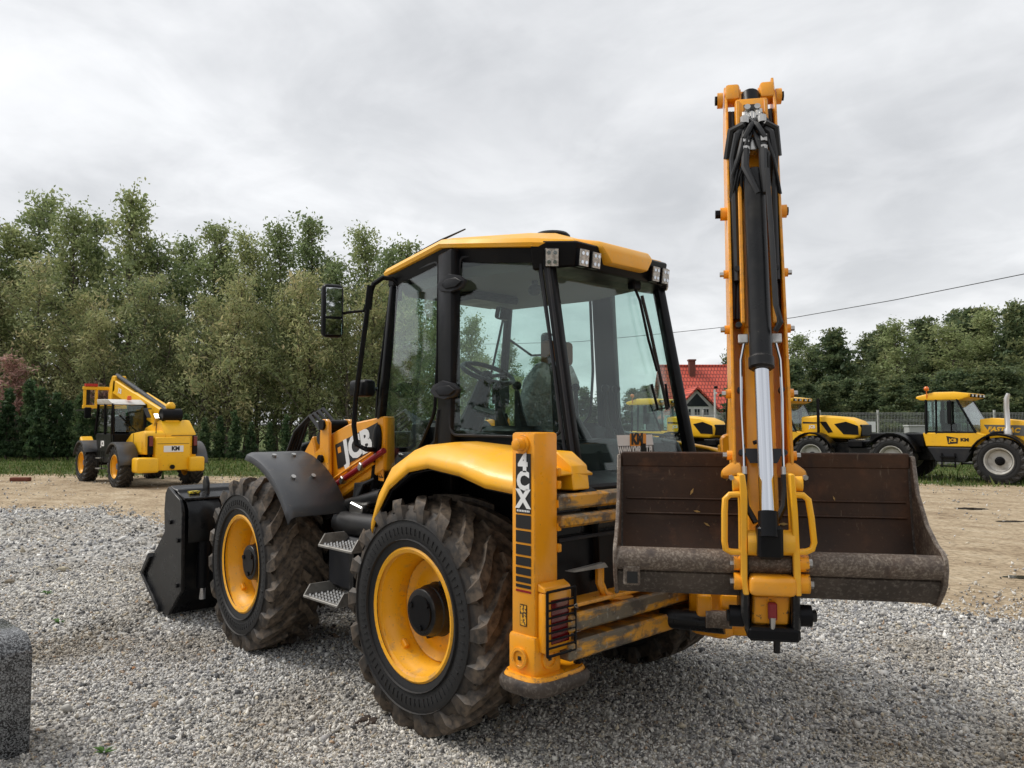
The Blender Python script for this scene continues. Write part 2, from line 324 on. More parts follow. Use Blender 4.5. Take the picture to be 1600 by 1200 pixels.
def wheel(parent, x, y, z, sd, steer=0, spin=0.0):
    w_ = link('wheel', RI, parent); w_.location = (x, y, z)
    w_.rotation_euler = (0, 0, steer + (0 if sd > 0 else math.pi))
    t = link('tyre', TY, w_); t.rotation_euler = (0, spin, 0)
    link('hub', HUB, w_); link('hub_cap', HCAP, w_)
    for k in range(4):
        a = 2 * math.pi * k / 4 + .35; n = link('wheel_nut', NUT, w_); n.location = (.17 * math.cos(a), .005, .17 * math.sin(a))
    v = link('valve_guard', VAL, w_); v.location = (.0, .05, .30); v.rotation_euler = (0, 2.4, 0); v.location = (.30 * math.sin(2.4), .08, .30 * math.cos(2.4))
    return w_
WZ = .645
for sd in (1, -1):
    wheel(BH, 0, sd * .92, WZ, sd, 0, .1 + sd)
    wheel(BH, 2.18, sd * .92, WZ, sd, math.radians(-3), .5 * sd)
# ---- chassis and axles
c = MB(); c.box((-.95, -.42, .62), (2.75, .42, 1.06)); c.build('chassis', M['black_metal'], BH, bevel=.02)
for x in (0, 2.18):
    a = MB().cyl((x, -.72, WZ), (x, .72, WZ), .11, n=16).ball((x, 0, WZ), .24, 8, (.9, 1, .9)); a.build('axle', M['black_metal'], BH)
# ---- engine bonnet
b = MB().prism([(1.22, -.40, 1.06), (2.70, -.38, 1.06), (2.86, -.36, 1.30), (2.82, -.36, 1.52), (1.95, -.38, 1.64), (1.22, -.40, 1.66)], (0, .78, 0))
b.build('bonnet', M['black'], BH, bevel=.04, seg=3)
ex = MB().tube([(1.75, -.52, 1.5), (1.75, -.52, 2.1), (1.72, -.52, 2.28), (1.62, -.52, 2.36)], .04, 12); ex.build('exhaust_pipe', M['black_metal'], BH)
# ---- cab frame: plan points low (z 1.5) and high (z 2.72)
def mir(p): return V3((p[0], -p[1], p[2]))
A0, A1 = V3((1.17, .60, 1.18)), V3((.97, .565, 2.76))
B0, B1 = V3((.085, .785, 1.50)), V3((.14, .745, 2.78))
C0, C1 = V3((-.755, .565, 1.36)), V3((-.50, .53, 2.72))
def post(nm, p, q, wx, wy, ax, mat=M['black'], n=1):
    d = (q - p).normalized(); x = (V3(ax) - d * d.dot(V3(ax))).normalized(); y = d.cross(x)
    m = MB(); m.obox((p + q) / 2, ((q - p).length / 2, wx / 2, wy / 2), (d, x, y)); return m.build(nm, mat, BH, bevel=.012, seg=2)
for sg in (1, -1):
    g = (lambda p: p) if sg > 0 else mir
    ab = (g(A0) - g(B0)).normalized(); bc = (g(C0) - g(B0)).normalized()
    post('front_post', g(A0), g(A1), .05, .06, ab)
    post('centre_post', g(B0) + V3((0, 0, -.25)), g(B1), .17, .07, ab + V3((.0, 0, 0)))
    post('rear_post', g(C0) + V3((-.02, 0, -.08)), g(C1), .062, .06, bc)
    pr = MB().tube([g(C0) + V3((-.025, .03 * sg, 0)), g(C1) + V3((-.025, .03 * sg, -.05))], .012, 6); pr.build('post_seal', M['plastic'], BH)
    pr = MB().tube([g(C0) + V3((.03, .035 * sg, 0.02)), g(C1) + V3((.03, .035 * sg, -.05))], .010, 6); pr.build('post_seal', M['plastic'], BH)
    hd = MB().prism([g(A1) + V3((.02, 0, -.07)), g(B1) + V3((0, .0, -.05)), g(B1) + V3((0, .0, .05)), g(A1) + V3((.02, 0, .05))], (0, -.06 * sg, 0)); hd.build('header_rail', M['black'], BH, bevel=.01)
    hd = MB().prism([g(B1) + V3((0, 0, -.07)), g(C1) + V3((0, .0, -.06)), g(C1) + V3((0, .0, .04)), g(B1) + V3((0, .0, .05))], (0, -.06 * sg, 0)); hd.build('header_rail', M['black'], BH, bevel=.01)
    # sill band below the side window, lower door frame
    s_ = MB().prism([g(B0) + V3((.05, 0.005 * sg, -.05)), g(B0) + V3((.05, .005 * sg, .19)), g(C0) + V3((.12, .015 * sg, .24)), g(C0) + V3((0, .005 * sg, -.02))], (0, -.10 * sg, 0)); s_.build('window_sill', M['black'], BH, bevel=.015, seg=2)
    # door lower frame: sweeps round the wheel arch
    dl = [YP(586, 765, .61), YP(590, 800, .63), YP(612, 790, .68), YP(650, 728, .72), YP(684, 690, .775), YP(690, 640, .775)]
    if sg < 0: dl = [mir(p) for p in dl]
    MB().tube(dl, .028, 8).build('door_frame', M['black'], BH)
    fl = MB().prism([g(V3((1.16, .58, 1.0))), g(V3((.72, .66, 1.0))), g(V3((.5, .70, 1.40))), g(V3((1.16, .58, 1.22)))], (0, -.04 * sg, 0)); fl.build('door_lower_panel', M['black'], BH)
cr = MB().obox((.975, 0, 2.76), (.04, .60, .07), (V3((1, 0, 0)), V3((0, 1, 0)), V3((0, 0, 1)))); cr.build('header_rail', M['black'], BH, bevel=.01)
cf = MB().prism([(-.78, -.60, 1.02), (-.78, -.60, 1.30), (-.5, -.66, 1.36), (.3, -.66, 1.36), (.45, -.64, 1.08), (1.16, -.60, 1.08), (1.16, -.60, 1.0)], (0, 1.22, 0)); cf.build('cab_floor', M['black'], BH, bevel=.02)
# ---- glass
nAB = (A1 - B1).cross(B0 - B1).normalized(); nBC = (C1 - B1).cross(C0 - B1).normalized()
def pane(nm, pts, mat, th=.006):
    n = (pts[1] - pts[0]).cross(pts[2] - pts[0]).normalized()
    return MB().prism(pts, n * th).build(nm, mat, BH, smooth=0)
def smooth_poly(p, r=.04, k=3):
    o = []; n = len(p)
    for i in range(n):
        a, b, c_ = p[i - 1], p[i], p[(i + 1) % n]; ra = min(r, (a - b).length * .4); rc = min(r, (c_ - b).length * .4)
        s0 = b + (a - b).normalized() * ra; s1 = b + (c_ - b).normalized() * rc
        for j in range(k + 1):
            t = j / k; o.append(s0 * (1 - t) ** 2 + b * 2 * t * (1 - t) + s1 * t * t)
    return o
dg = smooth_poly([PP(x, y, B1 + nAB * .012, nAB) for x, y in ((613, 436), (686, 408), (684, 560), (679, 645), (658, 695), (628, 735), (607, 790), (589, 775), (586, 700), (591, 600))], .05)
sw = smooth_poly([PP(x, y, B1 + nBC * -.0, nBC) for x, y in ((720, 402), (840, 392), (865, 560), (878, 676), (860, 684), (708, 680), (704, 660), (712, 520))], .04)
for f_ in (lambda p: p, mir):
    pane('door_glass', [f_(p) for p in dg], M['glass_side']); pane('side_window', [f_(p) for p in sw], M['glass_side'])
    ring = [f_(p) + V3((0, .006 if f_(p).y > 0 else -.006, 0)) for p in sw]; MB().tube(ring + [ring[0]], .009, 6).build('window_seal', M['plastic'], BH)
    ring = [f_(p) for p in dg]; MB().tube(ring + [ring[0]], .011, 6).build('window_seal', M['black'], BH)
R0, R1 = V3((-.715, 0, 1.46)), V3((-.515, 0, 2.66)); nR = (R1 - R0).cross(V3((0, 1, 0))).normalized()
def RW(y, z): t = (z - 1.46) / 1.2; return V3((-.715 + .2 * t, y, z))
rw = smooth_poly([RW(.50, 2.66), RW(-.50, 2.66), RW(-.53, 1.44), RW(.53, 1.44)], .05)
pane('rear_window', rw, M['glass'])
ws = [V3((1.20, .57, 1.62)), V3((1.20, -.57, 1.62)), V3((1.00, -.54, 2.74)), V3((1.00, .54, 2.74))]
pane('windscreen', ws, M['glass'])
MB().tube([RW(.53, 1.42) + V3((-.02, 0, 0)), RW(.1, 1.40) + V3((-.03, 0, 0)), RW(-.53, 1.42) + V3((-.02, 0, 0))], .02, 8).build('window_seal', M['plastic'], BH)
# rear body panel under the window
rb = MB().prism([(-.80, .62, 1.47), (-.80, -.62, 1.47), (-1.02, -.90, 1.34), (-1.02, .90, 1.34)], (0, 0, -.05)); rb.v = rb.v
rb = MB(); rb.loft([[(-.72, .60, 1.45), (-.72, -.60, 1.45), (-.72, -.60, 1.25), (-.72, .60, 1.25)], [(-.98, .80, 1.40), (-.98, -.80, 1.40), (-.98, -.80, 1.36), (-.98, .80, 1.36)]]); rb.build('rear_deck', M['black'], BH, bevel=.012)
rb = MB().box((-.97, -.78, .74), (-.70, .78, 1.345)); rb.build('rear_body', M['black_metal'], BH, bevel=.01)
# ---- roof
def plan(off, z, zb=None):
    P = [(1.10, .52), (1.06, .60), (.17, .80), (-.47, .63), (-.63, .44)]
    P = P + [(x, -y) for x, y in P[::-1]]
    o = []
    for i, (x, y) in enumerate(P):
        l = math.hypot(x - .2, y); k = max(0, 1 - off / l); zz = z(x) if callable(z) else z
        o.append(V3((.2 + (x - .2) * k, y * k, zz)))
    return o
zl = lambda x: 2.775 + .03 * (1 - abs(x - .17) / .9) - (.05 if x < -.4 else 0)
rings = [plan(.10, lambda x: zl(x) + .0), plan(0.005, lambda x: zl(x)), plan(-.004, lambda x: zl(x) + .022), plan(.02, lambda x: zl(x) + .052), plan(.10, lambda x: zl(x) + .076 - .05 * max(0, x - .3)), plan(.34, lambda x: 2.895 - .09 * max(0, x - .1)), plan(.6, lambda x: 2.905 - .06 * max(0, x - .2))]
MB().loft(rings).build('cab_roof', M['yellow_lit'], BH, smooth=28)
MB().loft([plan(.05, lambda x: zl(x) - .085), plan(.03, lambda x: zl(x) - .004)]).build('roof_underside', M['black'], BH)
MB().loft([plan(.16, 2.63), plan(.13, 2.69)]).build('roof_lining', M['headliner'], BH)
hs = MB().loft([[V3((x, y, 2.60 + (.0 if x > -.6 else .02))) for x, y in ((-.44, .60), (-.60, .46), (-.63, .44), (-.63, -.44), (-.60, -.46), (-.44, -.60), (-.42, -.5), (-.42, .5))], [V3((x, y, 2.765)) for x, y in ((-.46, .64), (-.64, .46), (-.655, .44), (-.655, -.44), (-.64, -.46), (-.46, -.64), (-.42, -.5), (-.42, .5))]])
hs.build('lamp_housing', M['black'], BH, bevel=.01)
tg = MB().loft([[V3((-.60, .20, 2.66)), V3((-.60, -.19, 2.66)), V3((-.70, -.17, 2.665)), V3((-.70, .18, 2.665))], [V3((-.58, .27, 2.76)), V3((-.58, -.26, 2.76)), V3((-.69, -.24, 2.75)), V3((-.69, .25, 2.75))], [V3((-.40, .30, 2.855)), V3((-.40, -.29, 2.855)), V3((-.655, -.24, 2.795)), V3((-.655, .25, 2.795))]])
tg.build('roof_spoiler', M['yellow_lit'], BH, bevel=.012, seg=2)
bc_ = MB().lathe([(0, .115), (.02, .115), (.035, .10), (.045, .05), (.046, .01)], (-.20, .17, 2.898), (0, 0, 1), 24); bc_.build('roof_hatch', M['black'], BH)
ant = [YP(652, 397, .60), YP(690, 375, .57), YP(727, 358, .54)]; MB().tube(ant, [.014, .008, .005], 6).build('antenna', M['black'], BH)
# ---- work lamps
def lamp(ctr, nrm, s=.052):
    nrm = V3(nrm).normalized(); x = V3((0, 0, 1)).cross(nrm).normalized(); z = nrm.cross(x)
    l = MB().obox(ctr, (s * .85, s * 1.15, .03), (x, z, nrm)).build('work_lamp', M['black'], BH, bevel=.008)
    MB().obox(V3(ctr) + nrm * .031, (s * .75, s * 1.02, .004), (x, z, nrm)).build('lens', M['lamp'], l)
    for i in (-1, 1):
        for j in (-1, 1):
            q = V3(ctr) + nrm * .035 + x * (i * s * .36) + z * (j * s * .55); MB().cyl(q, q + nrm * .003, s * .24, n=10).build('reflector', M['chrome'], l)
for sg in (1, -1):
    lamp((-.545, sg * .545, 2.665), (-.75, .65 * sg, -.1), .048); lamp((-.638, sg * .40, 2.672), (-1, .05 * sg, -.12), .046); lamp((-.64, sg * .295, 2.672), (-1, 0, -.12), .044)
# ---- hinges
for (x, y, yy) in ((702, 442, .815), (692, 610, .845)):
    q = YP(x, y, yy); k = [(.0, .10), (.04, .045), (.09, .0), (.05, -.04), (0, -.055), (-.06, -.045), (-.10, .0), (-.07, .04)]
    pts = [q + V3((-a * (.8 if a > 0 else 1.25), -abs(a) * (.30 if a > 0 else .2), b_ * .72)) for a, b_ in [(-.135, .0), (-.10, .055), (-.02, .085), (.07, .06), (.125, .01), (.09, -.055), (0, -.075), (-.09, -.05)]]
    h = MB().prism(pts, (0, -.035, 0)).build('door_hinge', M['plastic'], BH, bevel=.010, seg=2)
    MB().prism([q + V3((a, .008 - abs(a) * .22, b_)) for a, b_ in ((-.10, .0), (-.05, .028), (.05, .028), (.10, 0), (.05, -.03), (-.05, -.03))], (0, -.01, 0)).build('hinge_cap', M['black'], h, bevel=.004)
hx = YP(590, 686, .63); MB().ball(hx, 1, 10, (.045, .03, .11)).build('door_handle', M['black'], BH)
# ---- mirrors, guard bar, front lamp
gb = [YP(x, y, v) for x, y, v in ((590, 703, .62), (572, 702, .75), (557, 695, .80), (553, 665, .80), (556, 620, .80), (568, 530, .80), (577, 462, .78), (584, 444, .76), (598, 434, .68), (614, 436, .62), (624, 446, .58), (625, 470, .57))]
MB().tube(gb, .018, 8).build('mirror_guard', M['black'], BH)
mh = YP(519, 486, .98)
mm_ = MB().obox(mh, (.045, .075, .185), (V3((.96, -.28, 0)), V3((.28, .96, 0)), V3((0, 0, 1)))).build('mirror', M['black'], BH, bevel=.035, seg=3)
ax = V3((.96, -.28, 0)); ay = V3((.28, .96, 0))
MB().obox(mh - ax * .047 + V3((0, 0, .055)), (.003, .055, .10), (ax, ay, V3((0, 0, 1)))).build('mirror_glass', M['mirror'], mm_, bevel=.002)
MB().obox(mh - ax * .047 + V3((0, 0, -.115)), (.003, .055, .055), (ax, ay, V3((0, 0, 1)))).build('mirror_glass', M['mirror'], mm_, bevel=.002)
MB().tube([mh + V3((0, -.05, -.02)), YP(545, 488, .88), YP(568, 486, .80), YP(574, 470, .78), YP(577, 448, .78)], .010, 7).build('mirror_arm', M['black'], mm_)
MB().tube([YP(575, 484, .78), YP(579, 446, .78)], .026, 8).build('mirror_clamp', M['black'], mm_)
mh2 = V3((.93, -.98, 2.30)); m2_ = MB().obox(mh2, (.045, .075, .185), (V3((.96, .28, 0)), V3((-.28, .96, 0)), V3((0, 0, 1)))).build('mirror', M['black'], BH, bevel=.035, seg=3)
MB().obox(mh2 - V3((.96, .28, 0)) * .047, (.003, .055, .155), (V3((.96, .28, 0)), V3((-.28, .96, 0)), V3((0, 0, 1)))).build('mirror_glass', M['mirror'], m2_)
MB().tube([mh2, mh2 + V3((.0, .2, -.02)), V3((1.0, -.6, 2.4))], .010, 7).build('mirror_arm', M['black'], m2_)
q = YP(566, 607, .72); fl_ = MB().obox(q, (.11, .05, .06), (V3((1, 0, 0)), V3((0, 1, 0)), V3((0, 0, 1)))).build('front_lamp', M['black'], BH, bevel=.03, seg=3)
MB().tube([q + V3((-.08, 0, 0)), YP(588, 608, .62)], .015, 7).build('bracket', M['black'], fl_)
q = YP(785, 490, .12); im = MB().obox(q, (.02, .08, .045), (V3((.9, .3, .2)).normalized(), V3((-.3, .95, 0)).normalized(), V3((-.19, -.06, .98)).normalized())).build('interior_mirror', M['black'], BH, bevel=.02, seg=2)
MB().obox(q - V3((.021, .007, 0)), (.002, .072, .038), (V3((.9, .3, .2)).normalized(), V3((-.3, .95, 0)).normalized(), V3((-.19, -.06, .98)).normalized())).build('mirror_glass', M['mirror'], im)
# ---- wiper on the rear window
def RWP(x, y, off=.02): return PP(x, y, R0 - V3((1, 0, 0)) * off, V3((1.2, 0, -.2)).normalized())
wp = MB().tube([RWP(991, 448), RWP(1000, 470, .04), RWP(1013, 530, .04), RWP(1027, 580, .04)], .009, 6).build('rear_wiper', M['black'], BH)
MB().tube([RWP(1003, 462, .03), RWP(1017, 520, .025), RWP(1032, 590, .02), RWP(1043, 640, .02)], .011, 6).build('wiper_blade', M['rubber'], wp)
MB().tube([RWP(1018, 600, .02), RWP(1028, 640, .02), RWP(1045, 636, .03), RWP(1040, 600, .03)], .009, 6).build('wiper_linkage', M['black'], wp)
MB().obox(RWP(991, 446, .02), (.03, .04, .03), (V3((1, 0, 0)), V3((0, 1, 0)), V3((0, 0, 1)))).build('wiper_motor', M['black'], wp, bevel=.01)
# ---- interior
st = MB().loft([[V3((x + .0, y, z)) for x, y, z in ((.05, -.26, 1.42), (.55, -.24, 1.42), (.55, .24, 1.42), (.05, .26, 1.42))], [V3((x, y, z)) for x, y, z in ((.02, -.27, 1.58), (.56, -.25, 1.60), (.56, .25, 1.60), (.02, .27, 1.58))]]).build('seat', M['plasticwrap'], BH, bevel=.05, seg=3)
MB().loft([[V3((x, y, 1.58)) for x, y in ((-.02, -.25), (.12, -.25), (.12, .25), (-.02, .25))], [V3((x, y, 2.0)) for x, y in ((-.10, -.23), (.03, -.23), (.03, .23), (-.10, .23))], [V3((x, y, 2.12)) for x, y in ((-.11, -.14), (.0, -.14), (.0, .14), (-.11, .14))]]).build('backrest', M['plasticwrap'], st, bevel=.04, seg=3)
MB().obox((-.08, 0, 2.18), (.05, .12, .08), (V3((1, 0, 0)), V3((0, 1, 0)), V3((0, 0, 1)))).build('headrest', M['seat'], st, bevel=.03, seg=3)
MB().box((.1, -.2, 1.34), (.45, .2, 1.44)).build('seat_base', M['black'], st)
for s_ in (-1, 1): MB().obox((.25, s_ * .30, 1.78), (.16, .035, .03), (V3((1, 0, .2)).normalized(), V3((0, 1, 0)), V3((-.2, 0, 1)).normalized())).build('armrest', M['black'], st, bevel=.02)
q = YP(762, 583, .06); tlt = V3((-.42, 0, .9)).normalized(); ux = V3((.9, 0, .42)).normalized(); uy = V3((0, 1, 0))
swl = MB().tube([q + (ux * math.cos(a) + uy * math.sin(a)) * .19 for a in [2 * math.pi * k / 24 for k in range(25)]], .017, 8)
for a in (.5, 2.6, 4.7): swl.tube([q - tlt * .03, q + (ux * math.cos(a) + uy * math.sin(a)) * .18], .014, 6)
swl.ball(q - tlt * .03, .05, 6); swl.build('steering_wheel', M['black'], BH)
MB().tube([q - tlt * .05, q - tlt * .3, V3((1.05, .06, 1.2))], [.05, .08, .12], 10).build('steering_column', M['black'], BH)
MB().loft([[V3((x, y, 1.08)) for x, y in ((.85, -.5), (1.12, -.5), (1.12, .5), (.85, .5))], [V3((x, y, 1.74)) for x, y in ((1.0, -.4), (1.13, -.4), (1.13, .3), (1.0, .3))]]).build('dashboard', M['black'], BH, bevel=.03)
MB().loft([[V3((x, y, 1.36)) for x, y in ((-.6, -.55), (-.25, -.55), (-.25, .48), (-.6, .48))], [V3((x, y, 1.62)) for x, y in ((-.58, -.5), (-.34, -.5), (-.34, .42), (-.58, .42))]]).build('rear_console', M['black'], BH, bevel=.03)
for y_, lean in ((.22, .05), (.12, .07), (-.12, .03), (-.22, .02)):
    lv = MB().tube([(-.45, y_, 1.6), (-.43 + lean, y_, 1.75), (-.42 + lean, y_, 1.92)], [.035, .014, .012], 8).ball((-.42 + lean, y_, 1.94), .028, 6); lv.build('control_lever', M['black'], BH)
MB().loft([[V3((x, y, 1.36)) for x, y in ((-.1, -.60), (.9, -.57), (.9, -.42), (-.1, -.42))], [V3((x, y, 1.72)) for x, y in ((.0, -.58), (.75, -.56), (.75, -.44), (.0, -.44))]]).build('side_console', M['black'], BH, bevel=.03)
MB().loft([[V3((x, y, 1.36)) for x, y in ((-.35, .30), (.25, .30), (.25, .56), (-.35, .50))], [V3((x, y, 1.70)) for x, y in ((-.30, .33), (.10, .33), (.10, .52), (-.30, .47))]]).build('armrest_console', M['black'], BH, bevel=.03)
for k_ in (0, 1): MB().tube([(.0 - .18 * k_, .42, 1.68), (.03 - .18 * k_, .42, 1.78), (.06 - .18 * k_, .41, 1.92)], [.05, .03, .014], 8).ball((.06 - .18 * k_, .41, 1.95), .03, 6).build('joystick', M['black'], BH)
MB().loft([[V3((x, y, 1.30)) for x, y in ((.62, -.3), (1.05, -.35), (1.05, .30), (.62, .25))], [V3((x, y, 1.72)) for x, y in ((.75, -.18), (1.05, -.3), (1.05, .25), (.75, .18))]]).build('front_console', M['black'], BH, bevel=.03)
MB().obox((.92, -.42, 1.95), (.02, .10, .08), (V3((.95, .2, 0)).normalized(), V3((-.2, .95, 0)).normalized(), V3((0, 0, 1)))).build('monitor', M['black'], BH, bevel=.01)
MB().tube([V3((-.46, .40, 1.66)), V3((-.40, .36, 2.0)), V3((-.34, .34, 2.12))], [.03, .028, .02], 8).build('grab_bar', M['black'], BH)
MB().obox((.55, .10, 2.60), (.16, .22, .03), (V3((1, 0, 0)), V3((0, 1, 0)), V3((0, 0, 1)))).build('sun_blind', M['black'], BH, bevel=.02)
MB().ball((-.12, .25, 2.57), .05, 7, (1, .8, .8)).cyl((-.12, .25, 2.57), (-.12, .25, 2.64), .02).build('cab_lamp', M['plastic'], BH)
# ---- rear fenders
FO = [(.37, 1.06), (.31, 1.19), (.2, 1.33), (.01, 1.44), (-.17, 1.47), (-.44, 1.44), (-.64, 1.39), (-.83, 1.375), (-1.0, 1.37)]
FI = [(.74, 1.12), (.70, 1.29), (.5, 1.48), (.18, 1.585), (-.14, 1.605), (-.46, 1.585), (-.74, 1.55), (-.9, 1.51), (-1.02, 1.46)]
for sg in (1, -1):
    rows = []
    for (xo, zo), (xi, zi) in zip(FO, FI):
        row = [V3((xo, 1.135 * sg, zo)), V3((xo, 1.142 * sg, zo + .03)), V3((xo + (xi - xo) * .06, 1.125 * sg, zo + .062)), V3((xo + (xi - xo) * .25, 1.06 * sg, zo + (zi - zo) * .45 + .05)), V3((xo + (xi - xo) * .6, .93 * sg, zo + (zi - zo) * .8 + .025)), V3((xi, .755 * sg, zi))]
        rows.append(row)
    MB().loft(rows, False).build('rear_fender', M['yellow_lit'], BH, smooth=60, solid=.012)
    rows = []
    for (xo, zo), (xi, zi) in zip(FO, FI): rows.append([V3((xo, 1.12 * sg, zo - .008)), V3((xo * .5 + xi * .5, .95 * sg, zo + .0)), V3((xi, .72 * sg, zi - .09)), V3((xi, .70 * sg, zi - .55))])
    MB().loft(rows, False).build('wheel_arch_liner', M['black'], BH, smooth=60, solid=.01)
for sg in (1, -1):
    pp_ = [YP(x, y, .90) for x, y in ((845, 704), (870, 706), (893, 728), (897, 766), (845, 766))]
    if sg < 0: pp_ = [mir(p) for p in pp_]
    MB().prism(pp_, (0, -.12 * sg, 0)).build('fender_end', M['yellow_lit'], BH, bevel=.006)
# ---- front fenders
for sg in (1, -1):
    cx, cz = 2.18, WZ; prof = []
    for k in range(11):
        a = math.radians(100 + 53 * k / 10); r = .86 + .08 * (k / 10) ** 1.2; prof.append((cx + r * math.cos(a), cz + r * math.sin(a)))
    prof[-1] = (prof[-1][0] - .0, prof[-1][1])
    rows = [[V3((x, sg * .70, z)), V3((x, sg * 1.12, z)), V3((x + .0, sg * 1.155, z - .015)), V3((x + .01, sg * 1.165, z - .05))] for x, z in prof]
    f_ = MB().loft(rows, False).build('front_fender', M['greyfend'], BH, smooth=50, solid=.014)
    for k, y in ((2, .86), (2, 1.02), (6, .86), (6, 1.02)):
        x, z = prof[k]; n = (V3((x, 0, z)) - V3((cx, 0, cz))).normalized(); MB().cyl(V3((x, sg * y, z)), V3((x, sg * y, z)) + n * .026, .018, n=8).build('bolt', M['steel'], f_)
    MB().tube([(1.75, sg * .45, 1.0), (1.72, sg * .7, 1.22), (1.76, sg * .9, 1.30)], .03, 6).build('fender_bracket', M['black_metal'], f_)
# ---- loader arms
for sg in (1, -1):
    Yo = .62
    g = (lambda p: p) if sg > 0 else mir
    ap = [YP(x, y, Yo) for x, y in ((512, 680), (545, 662), (582, 654), (600, 650), (600, 735), (560, 757), (513, 792), (508, 770))]
    arm = MB().prism([g(p) for p in ap], (0, -.10 * sg, 0)).build('loader_arm', M['yellow'], BH, bevel=.012)
    lo = [V3((2.02, Yo, 1.62)), V3((2.14, Yo, 1.50)), V3((2.75, Yo, .78)), V3((3.10, Yo, .42)), V3((3.06, Yo, .28)), V3((2.92, Yo, .30)), V3((2.45, Yo, .80)), V3((1.95, Yo, 1.10)), V3((1.85, Yo, 1.2))]
    MB().prism([g(p) for p in lo], (0, -.095 * sg, 0)).build('lower_arm', M['yellow'], arm, bevel=.012)
    ep = [YP(x, y, Yo + .05) for x, y in ((500, 660), (503, 655), (510, 655), (513, 660), (514, 768), (506, 765), (487, 717), (491, 708), (499, 700))]
    lk = MB().prism([g(p) for p in ep], (0, -.03 * sg, 0)).build('tilt_lever', M['yellow'], BH, bevel=.006)
    MB().prism([g(p) + V3((0, -.2 * sg, 0)) for p in ep], (0, -.03 * sg, 0)).build('tilt_lever', M['yellow'], BH, bevel=.006)
    q = g(YP(505, 664, Yo + .05)); MB().cyl(q + V3((0, .02 * sg, 0)), q + V3((0, -.28 * sg, 0)), .04, n=16).build('pin', M['black'], lk)
    q = g(YP(503, 717, Yo + .05)); MB().cyl(q + V3((0, .025 * sg, 0)), q + V3((0, -.26 * sg, 0)), .032, n=14).build('pin', M['black'], lk)
    q0 = g(YP(508, 664, Yo)); MB().cyl(q0 + V3((.02, -.13 * sg, 0)), V3((3.06, .5 * sg, .9)), .05, n=14).build('tilt_ram', M['black_metal'], lk)
    rp = [g(YP(x, y, Yo + .03)) for x, y in ((514, 764), (548, 741), (583, 716), (600, 704))]
    MB().tube(rp, .022, 10).build('hydraulic_pipe', M['red'], arm)
    for k in ((520, 761), (536, 750), (565, 729)):
        q = g(YP(k[0], k[1], Yo + .04)); MB().obox(q, (.018, .024, .028), (V3((.8, 0, .5)).normalized(), V3((0, 1, 0)), V3((-.5, 0, .8)).normalized())).build('pipe_clip', M['steel'], arm, bevel=.005)
    for dy in (0, 12): MB().tube([g(YP(512, 754 + dy * 1.8, Yo + .015)), g(YP(584, 705 + dy * 1.6, Yo + .015))], .010, 6).build('arm_rib', M['yellow'], arm)
    MB().cyl(g(YP(510, 800, .66)), g(YP(600, 775, .66)), .055, n=14).build('lift_ram', M['black_metal'], BH)
    MB().cyl(g(V3((2.9, .66, .78))), g(YP(510, 800, .66)), .03, n=12).build('lift_ram_rod', M['chrome'], BH)
    for k in range(4):
        p = [g(V3((1.95 + .02 * k, .40 + .05 * k, 1.66))), g(V3((2.2, .42 + .04 * k, 1.84 - .02 * k))), g(V3((2.45, .42 + .04 * k, 1.74 - .03 * k))), g(V3((2.7, .45 + .03 * k, 1.3)))]
        MB().tube(p, .016, 6).build('hydraulic_hose', M['rubber'], BH)
Yd = .624
lg = [YP(x, y, Yd) for x, y in ((524, 695), (590, 660), (590, 700), (528, 733))]
MB().prism(lg, (0, .002, 0)).build('logo_plate', M['decal_black'], BH, smooth=0)
xd = (lg[1] - lg[0]).normalized(); q = (lg[0] + lg[1] + lg[2] + lg[3]) / 4
text('lettering', 'JCB', .225, M['white'], BH, q + V3((0, .0045, -.005)) + xd * .02, xd, V3((0, 0, 1)), offset=.011, shear=.0, sx=1.08)
sq = YP(531, 703, Yd); MB().obox(sq + V3((0, .004, 0)), (.022, .001, .022), (xd, V3((0, 1, 0)), V3((0, 1, 0)).cross(xd))).build('emblem', M['orange_print'], BH, smooth=0)
tb = MB().cyl((1.9, -.62, 1.60), (1.9, .62, 1.60), .05); tb.build('cross_tube', M['black_metal'], BH)
